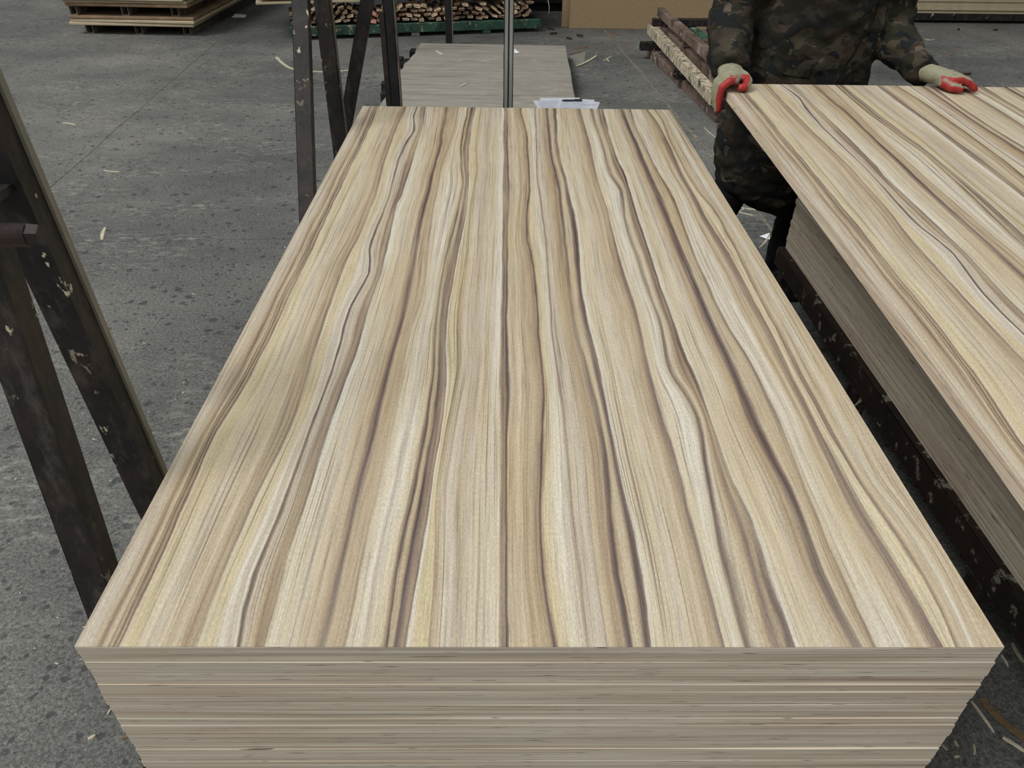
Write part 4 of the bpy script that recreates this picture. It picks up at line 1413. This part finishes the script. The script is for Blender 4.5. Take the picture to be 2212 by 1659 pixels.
def scrap(name, pts, mat, label, cat, z=0.0006, th=0.0008):
    bm = bmesh.new()
    c = Vector((sum(p[0] for p in pts) / len(pts), sum(p[1] for p in pts) / len(pts)))
    lo = [bm.verts.new((p[0] - c.x, p[1] - c.y, 0)) for p in pts]
    hi = [bm.verts.new((p[0] - c.x, p[1] - c.y, th + 0.004 * (k % 2))) for k, p in enumerate(pts)]
    bm.faces.new(hi); bm.faces.new(lo[::-1])
    for k in range(len(pts)):
        q = (k + 1) % len(pts)
        bm.faces.new((lo[k], lo[q], hi[q], hi[k]))
    return tag(new_obj(name, to_mesh(bm, name), mat, None, (c.x, c.y, z)), label, cat)
scrap('paper_scrap', [(-2.522, 8.684), (-2.537, 8.879), (-2.399, 8.861), (-2.369, 8.696)], M['paper'],
      'white paper scrap on the floor between the far left stack and the offcut pallet', 'paper')
scrap('paper_scrap', [(0.659, 6.546), (0.661, 6.712), (0.705, 6.567)], M['paper'],
      'small white paper triangle on the low platform beside the grey channel post', 'paper', 0.1215)
scrap('paper_scrap', [(1.905, 3.003), (1.964, 3.035), (1.950, 2.960)], M['paper'],
      'torn white paper corner beside the boot of the worker', 'paper')
scrap('plastic_film', [(1.2, 7.025), (1.228, 6.59), (1.312, 6.717), (1.369, 7.21)], M['film'],
      'dusty clear plastic film on the floor right of the low platform', 'plastic film')

rc = random.Random(91)
CHIPS = []
for k in range(4):
    bm = bmesh.new()
    box(bm, -0.006, 0.006, -0.0025, 0.0025, 0, 0.0015)
    for v in bm.verts:
        v.co += Vector((rc.uniform(-0.003, 0.003), rc.uniform(-0.001, 0.001), 0))
    me = to_mesh(bm, 'wood_chip')
    me.materials.append(M['splinter'])
    CHIPS.append(me)
for k in range(120):
    y = rc.uniform(0.15, 8.0) if k > 40 else rc.uniform(0.1, 2.0)
    x = rc.uniform(-0.55 - 0.36 * (y + 0.6), -0.35)
    if y > 4.5:
        x = rc.uniform(-3.0, 3.2)
        if -0.5 < x < 1.3 or 1.8 < x < 3.4 and y < 7.6 or y > 7.2:
            continue
    s = rc.uniform(0.3, 0.75) * (1.0 + 0.16 * y)
    o = new_obj('wood_chip', CHIPS[k % 4], None, None, (x, y, 0.0004), (0, 0, rc.uniform(0, PI)))
    o.scale = (s, s, s)
    tag(o, 'tiny pale wood chip on the grey concrete floor', 'wood chip', 'wood chips strewn on the floor')
for k in range(14):
    y = rc.uniform(0.25, 0.62)
    o = new_obj('wood_chip', CHIPS[k % 4], None, None, (rc.uniform(1.30, 1.62), y, 0.0004), (0, 0, rc.uniform(0, PI)))
    tag(o, 'tiny pale wood chip on the dark floor between the two stacks', 'wood chip', 'wood chips between the stacks')

# pieces of a part sit one level deeper
def under(thing_, part_name, names):
    part = next(c for c in thing_.children if c.name.split('.')[0] == part_name)
    for c in list(thing_.children):
        if c.name.split('.')[0] in names:
            c.parent = part
under(person, 'body', ('eye', 'mouth', 'hair'))
under(person, 'coat', ('zip_seam', 'placket', 'pocket_flap'))
under(pen, 'barrel', ('clip',))
for st in (s1, s2, s3):
    under(st, 'post', ('edge_strip',))
under(s1, 'threaded_rod', ('nut',))
bpy.context.view_layer.update()
